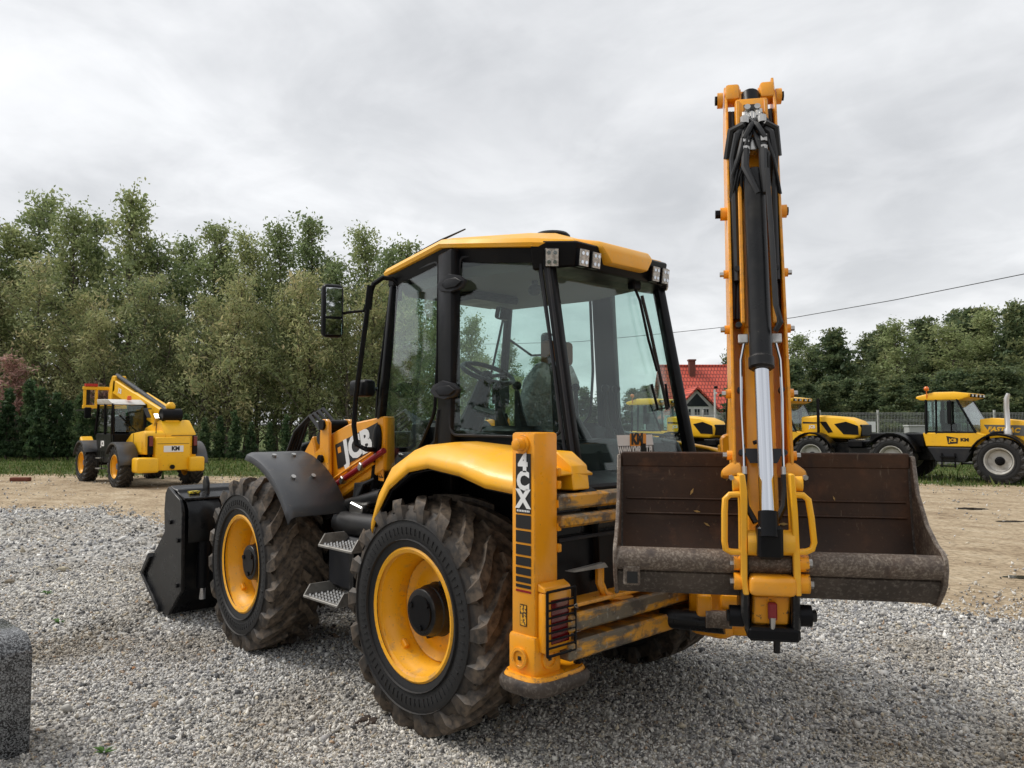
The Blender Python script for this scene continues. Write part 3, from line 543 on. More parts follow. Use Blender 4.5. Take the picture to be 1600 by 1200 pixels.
# hoses and valve under the door
for k in range(5):
    MB().tube([YP(585 - 2 * k, 748 + 2 * k, .62), YP(568 - 3 * k, 756, .66), YP(560 - 2 * k, 775 + 4 * k, .68), YP(556 + 5 * k, 800, .68)], .013, 6).build('hydraulic_hose', M['rubber'], BH)
MB().obox(YP(562, 796, .70), (.08, .04, .04), (V3((1, 0, .2)).normalized(), V3((0, 1, 0)), V3((-.2, 0, 1)).normalized())).build('valve_block', M['steel'], BH, bevel=.01)
for sg in (1, -1):
    MB().tube([(1.42, sg * .70, .98), (1.36, sg * .74, 1.0), (1.2, sg * .75, 1.0), (.6, sg * .75, 1.02)], [.06, .085, .085, .085], 12).build('air_pipe', M['rubber'], BH)
    MB().box((.60, sg * .72 - .14, .56), (1.36, sg * .72 + .14, .93)).build('side_tank', M['plastic'], BH, bevel=.03)
    for (x0, x1, z, yo) in ((.72, 1.14, .885, 1.06), (.82, 1.26, .535, 1.10)):
        s_ = MB().box((x0, sg * (yo - .26) if sg > 0 else -yo, z), (x1, sg * yo if sg > 0 else -(yo - .26), z + .018)).build('step', M['steel_step'], BH, bevel=.004)
        for i in range(9):
            for j in range(4):
                pass
        tr = MB()
        for i in range(9):
            for j in range(5): 
                xx = x0 + .05 + (x1 - x0 - .1) * i / 8; yy = sg * (yo - .03 - .045 * j); tr.cyl((xx, yy, z + .018), (xx, yy, z + .030), .014, .008, n=6)
        tr.build('tread_studs', M['steel'], s_, kind='stuff')
        for xx in (x0, x1 - .012): MB().prism([V3((xx, sg * (yo - .005), z + .018)), V3((xx, sg * (yo - .05), z + .085)), V3((xx, sg * (yo - .2), z + .085)), V3((xx, sg * (yo - .26), z + .02))], (.012, 0, 0)).build('step_side', M['steel_step'], s_)
    MB().box((.95, sg * .88 - .02, .55), (1.0, sg * .88 + .02, .9)).build('step_hanger', M['black_metal'], BH)
# ---- loader bucket (clam shovel)
BKL = [(3.50, 1.16), (3.22, 1.06), (3.17, .95), (3.15, .30), (3.46, .04), (3.60, .055), (4.02, .27), (4.08, .335), (3.98, .40), (3.86, .50), (3.56, .76), (3.58, .95), (3.56, 1.10)]
Yb = 1.17
lb = MB()
prof = [(3.50, 1.15), (3.36, 1.14), (3.28, 1.02), (3.27, .40), (3.45, .05), (3.62, .045), (4.08, .32), (4.05, .345), (3.62, .10), (3.48, .10), (3.32, .42), (3.33, 1.0), (3.40, 1.10), (3.50, 1.11)]
lb.prism([(x, -Yb, z) for x, z in prof], (0, 2 * Yb, 0)); LB = lb.build('loader_bucket', M['black_metal'], BH, bevel=.008)
for sg in (1, -1):
    MB().prism([(x, sg * Yb, z) for x, z in BKL], (0, .03 * sg, 0)).build('end_plate', M['black_metal'], LB, bevel=.005)
    MB().prism([(3.95, sg * Yb, .40), (3.90, sg * Yb, .54), (3.86, sg * Yb, .52), (4.03, sg * Yb, .24), (3.62, sg * Yb, .02), (3.58, sg * Yb, .10), (3.98, sg * Yb, .30)][:0] or [(4.09, sg * Yb, .33), (3.88, sg * Yb, .54), (3.84, sg * Yb, .50), (4.02, sg * Yb, .33), (3.62, sg * Yb, .10), (3.60, sg * Yb, .045)], (0, .06 * sg, 0)).build('edge_bar', M['black_metal'], LB, bevel=.008)
    cv = []
    for k in range(7):
        a = math.radians(100 + 80 * k / 6); cv.append((3.29 + .14 * math.cos(a), .93 + .14 * math.sin(a)))
    rows = [[V3((x, sg * (Yb - .02), z)), V3((x, sg * (Yb - .30), z))] for x, z in cv + [(3.145, .70)]]
    gd = MB().loft(rows, False).build('ram_guard', M['black_metal'], LB, solid=.012)
    MB().cyl((3.19, sg * (Yb - .17), .70), (3.19, sg * (Yb - .17), .30), .055).build('clam_ram', M['black'], LB)
    MB().cyl((3.19, sg * (Yb - .17), .32), (3.20, sg * (Yb - .17), .20), .03).build('clam_rod', M['chrome'], LB)
    MB().tube([(3.12, sg * .86, .62), (3.04, sg * .84, .70), (3.02, sg * .78, .80), (2.95, sg * .72, .86)], .012, 6).build('hose', M['steel'], LB)
    for x, z in ((3.40, .86), (3.22, .72), (3.22, .34)): MB().cyl((x, sg * (Yb + .03), z), (x, sg * (Yb + .05), z), .022, n=8).build('bolt', M['black'], LB)
MB().prism([(3.52, -Yb, 1.165), (3.20, -Yb, 1.075), (3.20, -Yb, 1.055), (3.52, -Yb, 1.145)], (0, 2 * Yb, 0)).build('top_plate', M['black_metal'], LB, bevel=.004)
ey = [V3((3.36 + .0, .80, 1.11)), V3((3.26, .80, 1.09)), V3((3.27, .80, 1.20)), V3((3.30, .80, 1.25)), V3((3.34, .80, 1.25)), V3((3.37, .80, 1.20))]
ey = [V3((p.x, p.y + .12, p.z)) for p in ey]; MB().prism(ey, (0, .03, 0)).build('lifting_eye', M['black_metal'], LB, bevel=.008)
MB().box((3.28, 1.0, 1.105), (3.38, 1.09, 1.1235)).build('warning_sticker', pmat('yellow_sticker', (.7, .55, .05), .5, layers=[(40, .5, .55, (.05, .04, .02), .9)]), LB).rotation_euler = (0, 0, 0)
# ---- stabiliser legs
for sg in (1, -1):
    g = (lambda p: V3(p)) if sg > 0 else (lambda p: mir(V3(p)))
    x0, x1, y0, y1 = -1.03, -.875, 1.02, 1.18
    def bx(a, b, nm, mat, par=BH, bev=.01, seg=2):
        lo = [a[0], a[1] if sg > 0 else -b[1], a[2]]; hi = [b[0], b[1] if sg > 0 else -a[1], b[2]]
        return MB().box(lo, hi).build(nm, mat, par, bevel=bev, seg=seg)
    LEG = bx((x0, y0, .72), (x1, y1, 1.672), 'stabiliser_leg', M['yellow'], bev=.014)
    bx((x0 - .012, y0 - .012, .53), (x1 + .012, y1 + .012, .735), 'leg_collar', M['yellow'], LEG, .02)
    bx((x0 + .02, y0 + .02, .49), (x1 - .02, y1 - .02, .55), 'leg_foot_tube', M['yellow_worn'], LEG)
    for (c_, n_) in (((-.95, y1 + .012, .625), (0, 1, 0)), ((x0 - .012, 1.10, .625), (-1, 0, 0))):
        c_ = g(c_); n_ = g(n_); MB().lathe([(0, .048), (.012, .048), (.014, .036), (.006, .034), (.006, .004)], c_, n_, 20).build('plug', M['yellow'], LEG)
        MB().cyl(c_ + n_ * .004, c_ + n_ * .012, .012, n=4).build('plug_socket', M['decal_black'], LEG)
    # pad
    pts = []
    for k in range(28):
        a = 2 * math.pi * k / 28; ca, sa = math.cos(a), math.sin(a)
        px_ = -.955 + .145 * (abs(ca) ** .55) * (1 if ca > 0 else -1); py_ = 1.035 + .20 * (abs(sa) ** .55) * (1 if sa > 0 else -1); pts.append((px_, py_ * sg))
    PAD = MB().loft([[V3((x, y, .472)) for x, y in pts], [V3((-.955 + (x + .955) * 1.09, 1.035 * sg + (y - 1.035 * sg) * 1.06, .492)) for x, y in pts], [V3((-.955 + (x + .955) * 1.09, 1.035 * sg + (y - 1.035 * sg) * 1.06, .520)) for x, y in pts], [V3((x, y, .538)) for x, y in pts]]).build('foot_pad', M['bucket_out'], LEG, smooth=50)
    MB().loft([[V3((-.955 + (x + .955) * .97, 1.035 * sg + (y - 1.035 * sg) * .97, .535)) for x, y in pts], [V3((-.955 + (x + .955) * .9, 1.035 * sg + (y - 1.035 * sg) * .92, .555)) for x, y in pts]]).build('foot_plate', M['yellow_worn'], LEG, smooth=50)
    MB().cyl(g((-1.03, .885, .55)), g((-1.03, .885, .58)), .02, n=6).build('bolt', M['black'], LEG)
    # tail lamp in its guard, on the rear face
    TL = bx((-1.085, .985, .66), (-1.032, 1.165, .935), 'tail_lamp_box', M['yellow'], LEG, .01)
    pr = MB().prism([g(p) for p in ((-1.032, 1.165, .935), (-1.085, 1.165, .935), (-1.075, 1.165, .955), (-1.032, 1.165, .975))], g((0, -.18, 0)) ).build('lamp_hood', M['yellow'], LEG, bevel=.004)
    bx((-1.091, 1.01, .70), (-1.083, 1.13, .90), 'lens', M['redlens'], TL, .002)
    for k in range(7):
        z = .69 + .034 * k; MB().tube([g((-1.100, 1.165, z)), g((-1.101, .985, z))], .0055, 6).build('guard_bar', M['black'], TL)
    for y in (1.17, .98): MB().tube([g((-1.101, y, .655)), g((-1.101, y, .945))], .007, 6).build('guard_bar', M['black'], TL)
    for a, b_ in (((-1.101, 1.17, .655), (-1.101, .98, .655)), ((-1.101, 1.17, .945), (-1.101, .98, .945))): MB().tube([g(a), g(b_)], .007, 6).build('guard_bar', M['black'], TL)
    # top knob, side lugs
    q = g((-.955, y1, 1.615)); MB().lathe([(0, .045), (.01, .045), (.012, .03), (.05, .028), (.055, .02)], q, g((0, 1, 0)), 18).build('knob', M['yellow'], LEG)
    for z in (1.48, 1.42, 1.33, 1.22, 1.12): bx((x0 - .005, y0 - .022, z - .02), (x0 + .05, y0 + .003, z + .02), 'lug', M['yellow'], LEG, .006)
    # decals on the outer face
    yf = y1 + .0015
    def plate(xa, xb, za, zb, mat, nm='decal', h=.0012):
        return MB().box((xa, min(sg * yf, sg * (yf + h)), za), (xb, max(sg * yf, sg * (yf + h)), zb)).build(nm, mat, LEG, smooth=0)
    plate(-1.008, -.908, 1.292, 1.572, M['decal_black'])
    for i, ch in enumerate('4CX'):
        text('lettering', ch, .116, M['white'], LEG, (-.958, sg * (yf + .003), 1.526 - .085 * i), (-sg, 0, 0), (0, 0, 1), offset=.006, sx=1.0)
    for i in range(8): plate(-1.0 + .011 * i, -.993 + .011 * i, 1.299, 1.308, M['white'], 'small_print', .002)
    zt = 1.284
    for hh in (.063, .055, .047, .040, .033, .025, .015):
        plate(-1.008, -.908, zt - hh, zt, M['decal_black'], 'stripe'); zt -= hh + .010
    plate(-1.008, -.908, zt - .010, zt, M['red'], 'stripe')
    dc = pmat('warning_print', (.78, .38, .02), .5, layers=[(55, .5, .53, (.02, .02, .02), .95)]) if 'warn' not in M else M['warn']; M['warn'] = dc
    plate(-.980, -.935, .77, .87, M['decal_black'], 'warning_sticker'); plate(-.976, -.939, .774, .866, dc, 'warning_sticker', .002)
# ---- rear frame rails (transverse)
for (z, h, xx, m_) in ((1.335, .038, -.985, 'rail'), (1.245, .03, -1.0, 'rail'), (.775, .045, -1.045, 'rail'), (.645, .045, -1.045, 'rail')):
    MB().box((xx - .06, -1.02, z - h), (xx + .06, 1.02, z + h)).build('slide_rail', M['rail'], BH, bevel=.012)
MB().box((-1.10, -1.02, .845), (-.93, 1.02, .862)).build('rail_top_plate', M['yellow'], BH, bevel=.004)
MB().box((-1.0, -1.0, .70), (-.93, 1.0, .73)).build('rail_web', M['yellow_worn'], BH)
MB().box((-.985, -1.0, .86), (-.96, 1.0, 1.165)).build('rear_plate', M['black'], BH)
MB().tube([(-1.0, .99, 1.15), (-1.03, .5, 1.155), (-1.03, .1, 1.15)], .010, 6).build('rear_plate_edge', M['plastic'], BH)
hk = [XP(x, y, -1.06) for x, y in ((937, 884), (937, 910), (943, 925), (955, 932), (985, 934))]; MB().tube(hk, .022, 6).build('hook_bracket', M['yellow'], BH)
MB().prism([XP(x, y, -1.06) for x, y in ((882, 892), (938, 878), (943, 885), (890, 893))], (-.03, 0, 0)).build('hook_arm', M['steel_step'], BH)
MB().tube([XP(897, 946, -1.11), XP(901, 943, -1.11), XP(903, 950, -1.11), XP(898, 948, -1.11)], .003, 5).build('ring_pin', M['steel'], BH)
# ---- swung arm: axes
ca, sa = math.cos(math.radians(11)), math.sin(math.radians(11))
SZ = .80; MB.S = SZ                          # the arm is drawn in units of 0.8 m
AV = (RT * ca - fw2 * sa) * SZ; AW = (RT * sa + fw2 * ca) * SZ; AZ = V3((0, 0, SZ))
P0 = DP(1193, 740, 3.32); ln = math.radians(15.5)
AT = AW * math.sin(ln) + AZ * math.cos(ln) + AV * .018; AN = AV.cross(AT) / SZ
if AN.dot(fw2) > 0: AN = -AN
def DA(v, t, n): return P0 + AV * v + AT * t + AN * n
def dvt(x, y, n=0.0):
    p = PP(x, y, P0 + AN * n, AN) - P0; return p.dot(AV) / SZ ** 2, p.dot(AT) / SZ ** 2
def dpt(x, y, n=0.0): return PP(x, y, P0 + AN * n, AN)
AX3 = (AV, AT, AN)
def abox(v, t, n, nm, mat, par, bev=.008, seg=2): return MB().obox(DA(sum(v) / 2, sum(t) / 2, sum(n) / 2), ((v[1] - v[0]) / 2, (t[1] - t[0]) / 2, (n[1] - n[0]) / 2), AX3).build(nm, mat, par, bevel=bev, seg=seg)
vL, _ = dvt(1143, 740); vR, _ = dvt(1243, 740); HW = (vR - vL) / 2; vC = (vL + vR) / 2
tt = dvt(1135, 130)[1]; tT = dvt(1213, 112)[1]
# outer dipper: two side plates, back plate, flanges
DPR = abox((vC - HW + .01, vC + HW - .01), (.02, tt - .16), (-.20, -.185), 'dipper', M['yellow'], BH, .004, 1)
for s_ in (-1, 1):
    ve = vC + s_ * (HW - .008)
    pf = [(0.0, 0), (.02, .02), (tt * .5, .0), (tt - .18, -.02), (tt + .05 if s_ < 0 else tt + .10, -.10), (tt + .05 if s_ < 0 else tt + .10, -.14), (tt - .2, -.24), (.3, -.26), (0, -.20)]
    MB().prism([DA(ve, t, n) for t, n in pf], AV * (.017 * -s_)).build('side_plate', M['yellow'], DPR, bevel=.003)
    # foot flare
    ft = [DA(vC + s_ * (HW - .05), .06, .02), DA(vC + s_ * (HW + .0), .06, .02), DA(vC + s_ * (HW + .055), .015, .02), DA(vC + s_ * (HW + .05), -.02, .02), DA(vC + s_ * (HW - .06), -.02, .02)]
    MB().prism(ft, AN * -.09).build('foot_flare', M['yellow'], DPR, bevel=.012, seg=2)
    for y in (708, 610, 508, 420): 
        t = dvt(1193, y)[1]; q = DA(vC + s_ * (HW + .0), t, -.06)
        MB().cyl(q - AV * (s_ * .01), q + AV * (s_ * .018), .026, n=14).build('wear_pad_boss', M['yellow'], DPR); MB().cyl(q + AV * (s_ * .018), q + AV * (s_ * .04), .016, n=6).build('pad_bolt', M['steel'], DPR)
        q = DA(vC + s_ * (HW - .055), t - .0, -.012); MB().cyl(q, q + AN * .03, .018, n=8).build('bolt', M['black_metal'], DPR)
    t = dvt(1172, 322)[1]; q = DA(vC + s_ * HW, t, -.08); MB().cyl(q - AV * (s_ * .02), q + AV * (s_ * .03), .04, n=18).build('pivot_boss', M['yellow'], DPR); MB().cyl(q + AV * (s_ * .03), q + AV * (s_ * (.06 if s_ < 0 else .04)), .028, n=6).build('pivot_pin', M['black'], DPR)
    t = tt - .045; q = DA(vC + s_ * (HW + .0), t, -.11); MB().cyl(q - AV * (s_ * .0), q + AV * (s_ * .035), .05, n=18).build('top_boss', M['yellow'], DPR); MB().cyl(q + AV * (s_ * .035), q + AV * (s_ * .05), .033, n=6).build('top_pin', M['black'], DPR)
    q = DA(vC + s_ * (HW - .058), tt - .03, -.09); MB().obox(q, (.046, .06, .05), AX3).build('top_lug', M['yellow'], DPR, bevel=.016, seg=2)
    MB().cyl(DA(vC + s_ * .055, tt - .03, -.10), DA(vC + s_ * .10, tt - .03, -.10), .045, n=16).build('pin_sleeve', M['yellow'], DPR)
    # hoses in the slot between plate and inner box
    for k, (o, r) in enumerate(((.038, .024), (.078, .022), (.058, .02))):
        MB().tube([DA(vC + s_ * (HW - o), tt - .16, -.10), DA(vC + s_ * (HW - o), tt * .75, -.05 + .02 * k), DA(vC + s_ * (HW - o - .005), tt * .45, -.07), DA(vC + s_ * (HW - o), tt * .37, -.10)], r, 8).build('hydraulic_hose', M['rubber'], DPR)
    MB().cyl(DA(vC + s_ * (HW - .05), tt * .56, -.05), DA(vC + s_ * (HW - .05), tt * .49, -.05), .022, n=10).build('hose_fitting', M['steel'], DPR)
    MB().tube([DA(vC + s_ * .03, tt - .36, .05), DA(vC + s_ * .10, tt - .46, .09), DA(vC + s_ * .125, tt - .60, .04), DA(vC + s_ * .115, tt - .8, .0), DA(vC + s_ * .112, tt * .45, -.01)], .021, 8).build('hydraulic_hose', M['rubber'], DPR)
    MB().tube([DA(vC - s_ * .02, tt - .34, .06), DA(vC + s_ * .02, tt - .42, .11), DA(vC + s_ * .06, tt - .50, .10)], .018, 8).build('hydraulic_hose', M['rubber'], DPR)
    # steel pipes beside the rod
    MB().tube([DA(vC + s_ * .085, tt * .29, .035), DA(vC + s_ * .105, tt * .25, .035), DA(vC + s_ * .108, tt * .16, .035), DA(vC + s_ * .10, .12, .03), DA(vC + s_ * .10, .02, .03)], .009, 7).build('steel_pipe', M['chrome'], DPR)
    MB().cyl(DA(vC + s_ * .10, .03, .03), DA(vC + s_ * .10, -.02, .03), .014, n=8).build('hose_fitting', M['steel'], DPR)
    MB().tube([DA(vC + s_ * .10, -.01, .03), DA(vC + s_ * .105, -.08, .02), DA(vC + s_ * .095, -.18, .02), DA(vC + s_ * .05, -.27, .03)], .017, 8).build('hydraulic_hose', M['rubber'], DPR)
    MB().obox(DA(vC + s_ * .09, tt * .30, .03), (.028, .028, .02), AX3).build('pipe_clamp', M['steel'], DPR, bevel=.004)
# corrugated sleeve on the right hose
cs = MB()
for k in range(22): cs.cyl(DA(vC + HW - .05, tt * .52 + .018 * k, -.03), DA(vC + HW - .05, tt * .52 + .018 * k + .012, -.03), .026, n=8)
cs.build('corrugated_sleeve', M['rubber'], DPR, kind='stuff')
# inner dipper section
IN = abox((vC - .080, vC + .080), (-.42, tt * .34), (-.17, -.03), 'inner_dipper', M['yellow'], BH, .01)
IN2 = abox((vC - .085, vC + .085), (tt * .34, tt - .20), (-.17, -.03), 'inner_dipper', M['yellow'], BH, .008)
for s_ in (-1, 1): abox((vC + s_ * .085 - .012, vC + s_ * .085 + .012), (tt * .34, tt - .16), (-.04, .03), 'guide_rail', M['yellow'], IN2, .004, 1)
abox((vC - .10, vC + .10), (tt - .30, tt - .14), (-.06, .02), 'ram_bracket', M['yellow'], IN2, .012)
abox((vC - .05, vC + .05), (tt - .26, tt - .19), (.0, .023), 'bracket_opening', M['decal_black'], IN2, .003)
MB().tube([DA(vC + .0, .18, .03), DA(vC - .05, .16, .04)], .012, 6).build('stay', M['black'], IN)
MB().prism([DA(vC - .11, .13, .03), DA(vC + .11, .13, .03), DA(vC + .07, .05, .03), DA(vC - .07, .05, .03)], AN * .006).build('pipe_plate', M['plastic'], IN)
# bucket ram
rA = dpt(1172, 165, .0); rT = dpt(1178, 268, .06); rB = dpt(1190, 577, .09); rE = dpt(1201, 840, .16)
RL = (rB - rT).length / SZ
RAM = MB().lathe([(0, .05), (.01, .06), (.05, .066), (0.06, .062), (RL - .07, .062), (RL - .065, .069), (RL - .01, .069), (RL, .055)], rT, rB - rT, 28).build('bucket_ram', M['black_metal'], BH)
MB().tube([dpt(1172, 150, -.08), dpt(1175, 185, -.03)], .06, 16).build('ram_eye', M['black'], RAM)
MB().cyl(rB - (rB - rT).normalized() * .02, rE, .0395, n=28).build('ram_rod', M['chrome'], RAM)
eA = dpt(1200, 800, .155); MB().cyl(eA, rE, .05, n=20).build('rod_end', M['black'], RAM)
for s_ in (-1, 1):
    MB().tube([DA(vC + s_ * .045, tt - .31, .03), DA(vC + s_ * .06, tt - .40, .06), DA(vC + s_ * .05, tt - .55, .08), DA(vC + s_ * .052 - .01, tt - .72, .125), DA(vC + s_ * .02 + .03, tt - .9, .12)], [.02, .02, .026, .024, .02], 8).build('ram_pipe', M['rubber'], RAM)
    for k in (.36, .50, .58): 
        q = DA(vC + s_ * .052, tt - k, .085); MB().cyl(q - AT * .025, q + AT * .025, .027, n=8).build('hose_fitting', M['steel'], RAM)
    MB().tube([DA(vC + s_ * .03, tt - .33, .04), DA(vC + s_ * .07, tt - .40, .09), DA(vC + s_ * .13, tt - .40, .05), DA(vC + s_ * .15, tt - .55, -.03)], .026, 8).build('looped_hose', M['rubber'], RAM)
    MB().cyl(DA(vC + s_ * .03, tt - .235, .025), DA(vC + s_ * .03, tt - .235, .06), .02, n=8).build('hose_fitting', M['steel'], RAM)
rh = random.Random(11)
for k in range(9):
    a_ = rh.uniform(-.05, .05); e_ = rh.choice((-1, 1)) * rh.uniform(.09, .15); p_ = [DA(vC + a_, tt - .27 - rh.uniform(0, .06), .04)]
    for j in range(1, 6): f_ = j / 5; p_.append(DA(vC + a_ + (e_ - a_) * f_ + rh.gauss(0, .012), tt - .30 - .55 * f_ + rh.gauss(0, .015), .045 + .09 * math.sin(math.pi * f_) * rh.uniform(.6, 1.1) - .06 * f_))
    MB().tube(p_, rh.uniform(.009, .014), 7).build('thin_hose', M['rubber'], RAM)
    MB().cyl(p_[0] - AT * .02, p_[0] + AT * .02, .017, n=6).build('hose_fitting', M['steel'], RAM)
abox((vC - .06, vC + .06), (tt - .36, tt - .25), (.02, .034), 'valve_plate', M['steel'], RAM, .003, 1)
abox((vC - .03, vC + .03), (tt - .56, tt - .46), (.0, .07), 'pressure_valve', M['steel'], RAM, .012, 2)
q0 = DA(vC + .07, tt * .42, .13); MB().tube([DA(vC + .06, tt - .75, .14), DA(vC + .072, tt * .5, .15), DA(vC + .076, tt * .36, .16), DA(vC + .10, tt * .32, .15), DA(vC + .075, tt * .305, .12)], .016, 8).build('ram_pipe', M['rubber'], RAM)
# ---- main boom behind the dipper and swing post
KP = DP(1150, 960, 4.2); KP = V3((KP.x, KP.y, 0))
def KA(v, u, z): return KP + AV * v - AW * u + V3((0, 0, z))
topp = DA(vC, tt - .085, -.11)
ku = -(topp - KP).dot(AW) / SZ ** 2; kv = (topp - KP).dot(AV) / SZ ** 2
bm_ = [(.05, .72), (-.12, .80), (-.20, 1.35), (ku - .30, 2.3), (ku - .16, topp.z - .05), (ku + .02, topp.z + .07), (ku + .07, topp.z - .03), (ku - .02, topp.z - .35), (-.02, 1.45), (.13, .95)]
v0 = kv
BOOM = MB().prism([KA(v0 * min(1, max(0, (z - .7) / 2)) - .085, u, z) for u, z in bm_], AV * .17).build('boom', M['yellow'], BH, bevel=.012)
MB().cyl(KA(.0, -.28, 1.2), KA(v0 * .8, ku - .42, 2.5), .07, n=16).build('boom_ram', M['black_metal'], BOOM)
MB().prism([DP(x, y, 4.12) for x, y in ((1126, 684), (1134, 678), (1152, 678), (1152, 730), (1128, 730))], AW * .12).build('boom_bracket', M['yellow'], BOOM, bevel=.01)
MB().cyl(KA(0, -.22, .74), KA(0, -.28, 1.25), .04).build('ram_rod', M['chrome'], BOOM)
KPO = MB().lathe([(.78, .10), (.79, .15), (.86, .155), (.90, .12), (1.04, .12), (1.08, .15), (1.18, .15), (1.2, .10)], KP, (0, 0, 1), 24).build('swing_post', M['yellow'], BH)
MB().obox(KA(0, -.16, .76), (.30, .12, .24), (V3((0, 1, 0)), V3((1, 0, 0)), AZ)).build('slide_carriage', M['yellow'], BH, bevel=.05, seg=3)
for s_ in (-1, 1):
    MB().cyl(KP + V3((-.04, s_ * .18 , .66)), KP + V3((.28, s_ * .30, .66)), .065, n=16).build('slew_ram', M['black_metal'], KPO)
MB().obox(KA(0, .02, .62), (.10, .12, .05), (AV, AW, AZ)).build('swing_casting', M['yellow_worn'], KPO, bevel=.03, seg=2)
q = DP(1128, 968, 3.9); MB().cyl(q - AV * .1, q + AV * .06, .055, n=16).build('slew_pin', M['bucket_tube'], KPO)
q = DP(1100, 945, 3.95); MB().obox(q, (.05, .05, .07), (AV, AW, AZ)).build('slew_lug', M['yellow'], KPO, bevel=.02, seg=2)
q = DP(1140, 940, 3.95); MB().obox(q, (.06, .05, .05), (AV, AW, AZ)).build('slew_lug', M['yellow'], KPO, bevel=.02, seg=2)
# ---- tipping links, handles, hitch (frame: v right, w away, z up; w = 0 through Pb)
Pb = DP(1205, 872, 3.22)
def BP(x, y, w=0.0): return PP(x, y, Pb + AW * w, AW)
def bvz(x, y, w=0.0): p = BP(x, y, w) - Pb; return p.dot(AV) / SZ ** 2, p.z / SZ
def BA(v, w, z): return Pb + AV * v + AW * w + AZ * z
BX3 = (AV, AW, AZ)
HT = MB().prism([BP(x, y, -.02) for x, y in ((1176, 930), (1236, 930), (1233, 978), (1175, 976))], AW * .12).build('quick_hitch', M['yellow_worn'], BH, bevel=.008)
LW = -.10
for s_, pts in ((-1, ((1155, 741), (1164, 741), (1168, 770), (1168, 905), (1171, 930), (1162, 930), (1158, 900), (1157, 800))), (1, ((1234, 741), (1242, 741), (1247, 800), (1252, 905), (1253, 932), (1244, 932), (1241, 905), (1237, 800)))):
    lk = MB().prism([BP(x, y, LW) for x, y in pts], AW * .13).build('tipping_link', M['yellow_lit'], BH, bevel=.004)
    hx_ = ((1158, 772), (1140, 773), (1133, 780), (1132, 800), (1132, 845), (1134, 858), (1142, 862), (1160, 863)) if s_ < 0 else ((1240, 773), (1255, 774), (1263, 781), (1268, 810), (1272, 848), (1269, 858), (1260, 862), (1243, 863))
    MB().tube([BP(x, y, LW + .02) for x, y in hx_], .0165, 10).build('guard_handle', M['yellow_lit'], lk)
    q = BP(1151 if s_ < 0 else 1247, 756, LW + .06); MB().cyl(q - AV * (.02), q + AV * .02, .04, n=16).build('link_boss', M['yellow_lit'], lk)
    q2 = q + AV * (s_ * .03) + AZ * .035; MB().cyl(q2 - AW * .02, q2 - AW * .05, .014, n=6).build('bolt', M['steel'], lk)
    for (x, y, r) in (((1156, 880, .036), (1156, 908, .045)) if s_ < 0 else ((1253, 880, .045), (1255, 912, .05))):
        q = BP(x, y, LW + .06); MB().cyl(q - AV * .03, q + AV * .03, r, n=16).build('pin_boss', M['yellow_worn'], lk); MB().cyl(q + AV * (s_ * .03), q + AV * (s_ * .05), r * .5, n=6).build('bolt', M['steel'], lk)
    q = BP(1178 if s_ < 0 else 1229, 848, LW + .05); MB().cyl(q - AV * .035, q + AV * .035, .065, n=20).build('link_tube', M['yellow_lit'], lk)
    # black hitch cheeks
    ck = ((1160, 868), (1170, 868), (1172, 985), (1168, 992), (1158, 960)) if s_ < 0 else ((1238, 868), (1248, 868), (1252, 985), (1245, 992), (1238, 985))
    MB().prism([BP(x, y, LW + .03) for x, y in ck], AW * .25).build('hitch_cheek', M['black_metal'], HT, bevel=.006)
    q = BP(1152 if s_ < 0 else 1258, 962, LW + .10); MB().cyl(q - AV * .04, q + AV * .03, .055, n=18).build('hitch_pin', M['black'], HT); MB().cyl(q + AV * (s_ * .03), q + AV * (s_ * .055), .03, n=6).build('bolt', M['black_metal'], HT)
MB().obox(BP(1202, 846, LW - .01), (.062, .06, .085), BX3).build('ram_clevis', M['black'], HT, bevel=.012)
MB().obox(BP(1206, 914, LW + .04), (.118, .06, .052), BX3).build('lower_roller', M['yellow'], HT, bevel=.025, seg=3)
MB().obox(BP(1206, 985, .02), (.13, .10, .035), BX3).build('hitch_base', M['black'], HT, bevel=.012)
MB().obox(BP(1206, 930, .16), (.13, .06, .20), BX3).build('hitch_back', M['black'], HT, bevel=.012)
MB().cyl(BP(1214, 992, 0), BP(1214, 1020, 0), .018, n=10).build('spigot', M['black_metal'], HT)
rl = MB().obox(BP(1207, 955, -.05), (.022, .02, .045), BX3).build('safety_catch', pmat('red_steel', (.22, .015, .02), .5, layers=[(20, .5, .6, (.3, .2, .18), .6)]), HT, bevel=.006)
MB().tube([BP(1207, 965, -.06), BP(1207, 986, -.06)], [.018, .012], 8).build('catch_bolt', M['steel'], rl)
# ---- ditching bucket
vl, zl_ = bvz(959, 872); vr, zr = bvz(1477, 886); zc = bvz(1217, 880)[1]
W_ = (vr - vl) / 2; vm = (vl + vr) / 2
ztop = bvz(1205, 711, .46)[1]; zbot = bvz(1217, 936, .02)[1] + .055
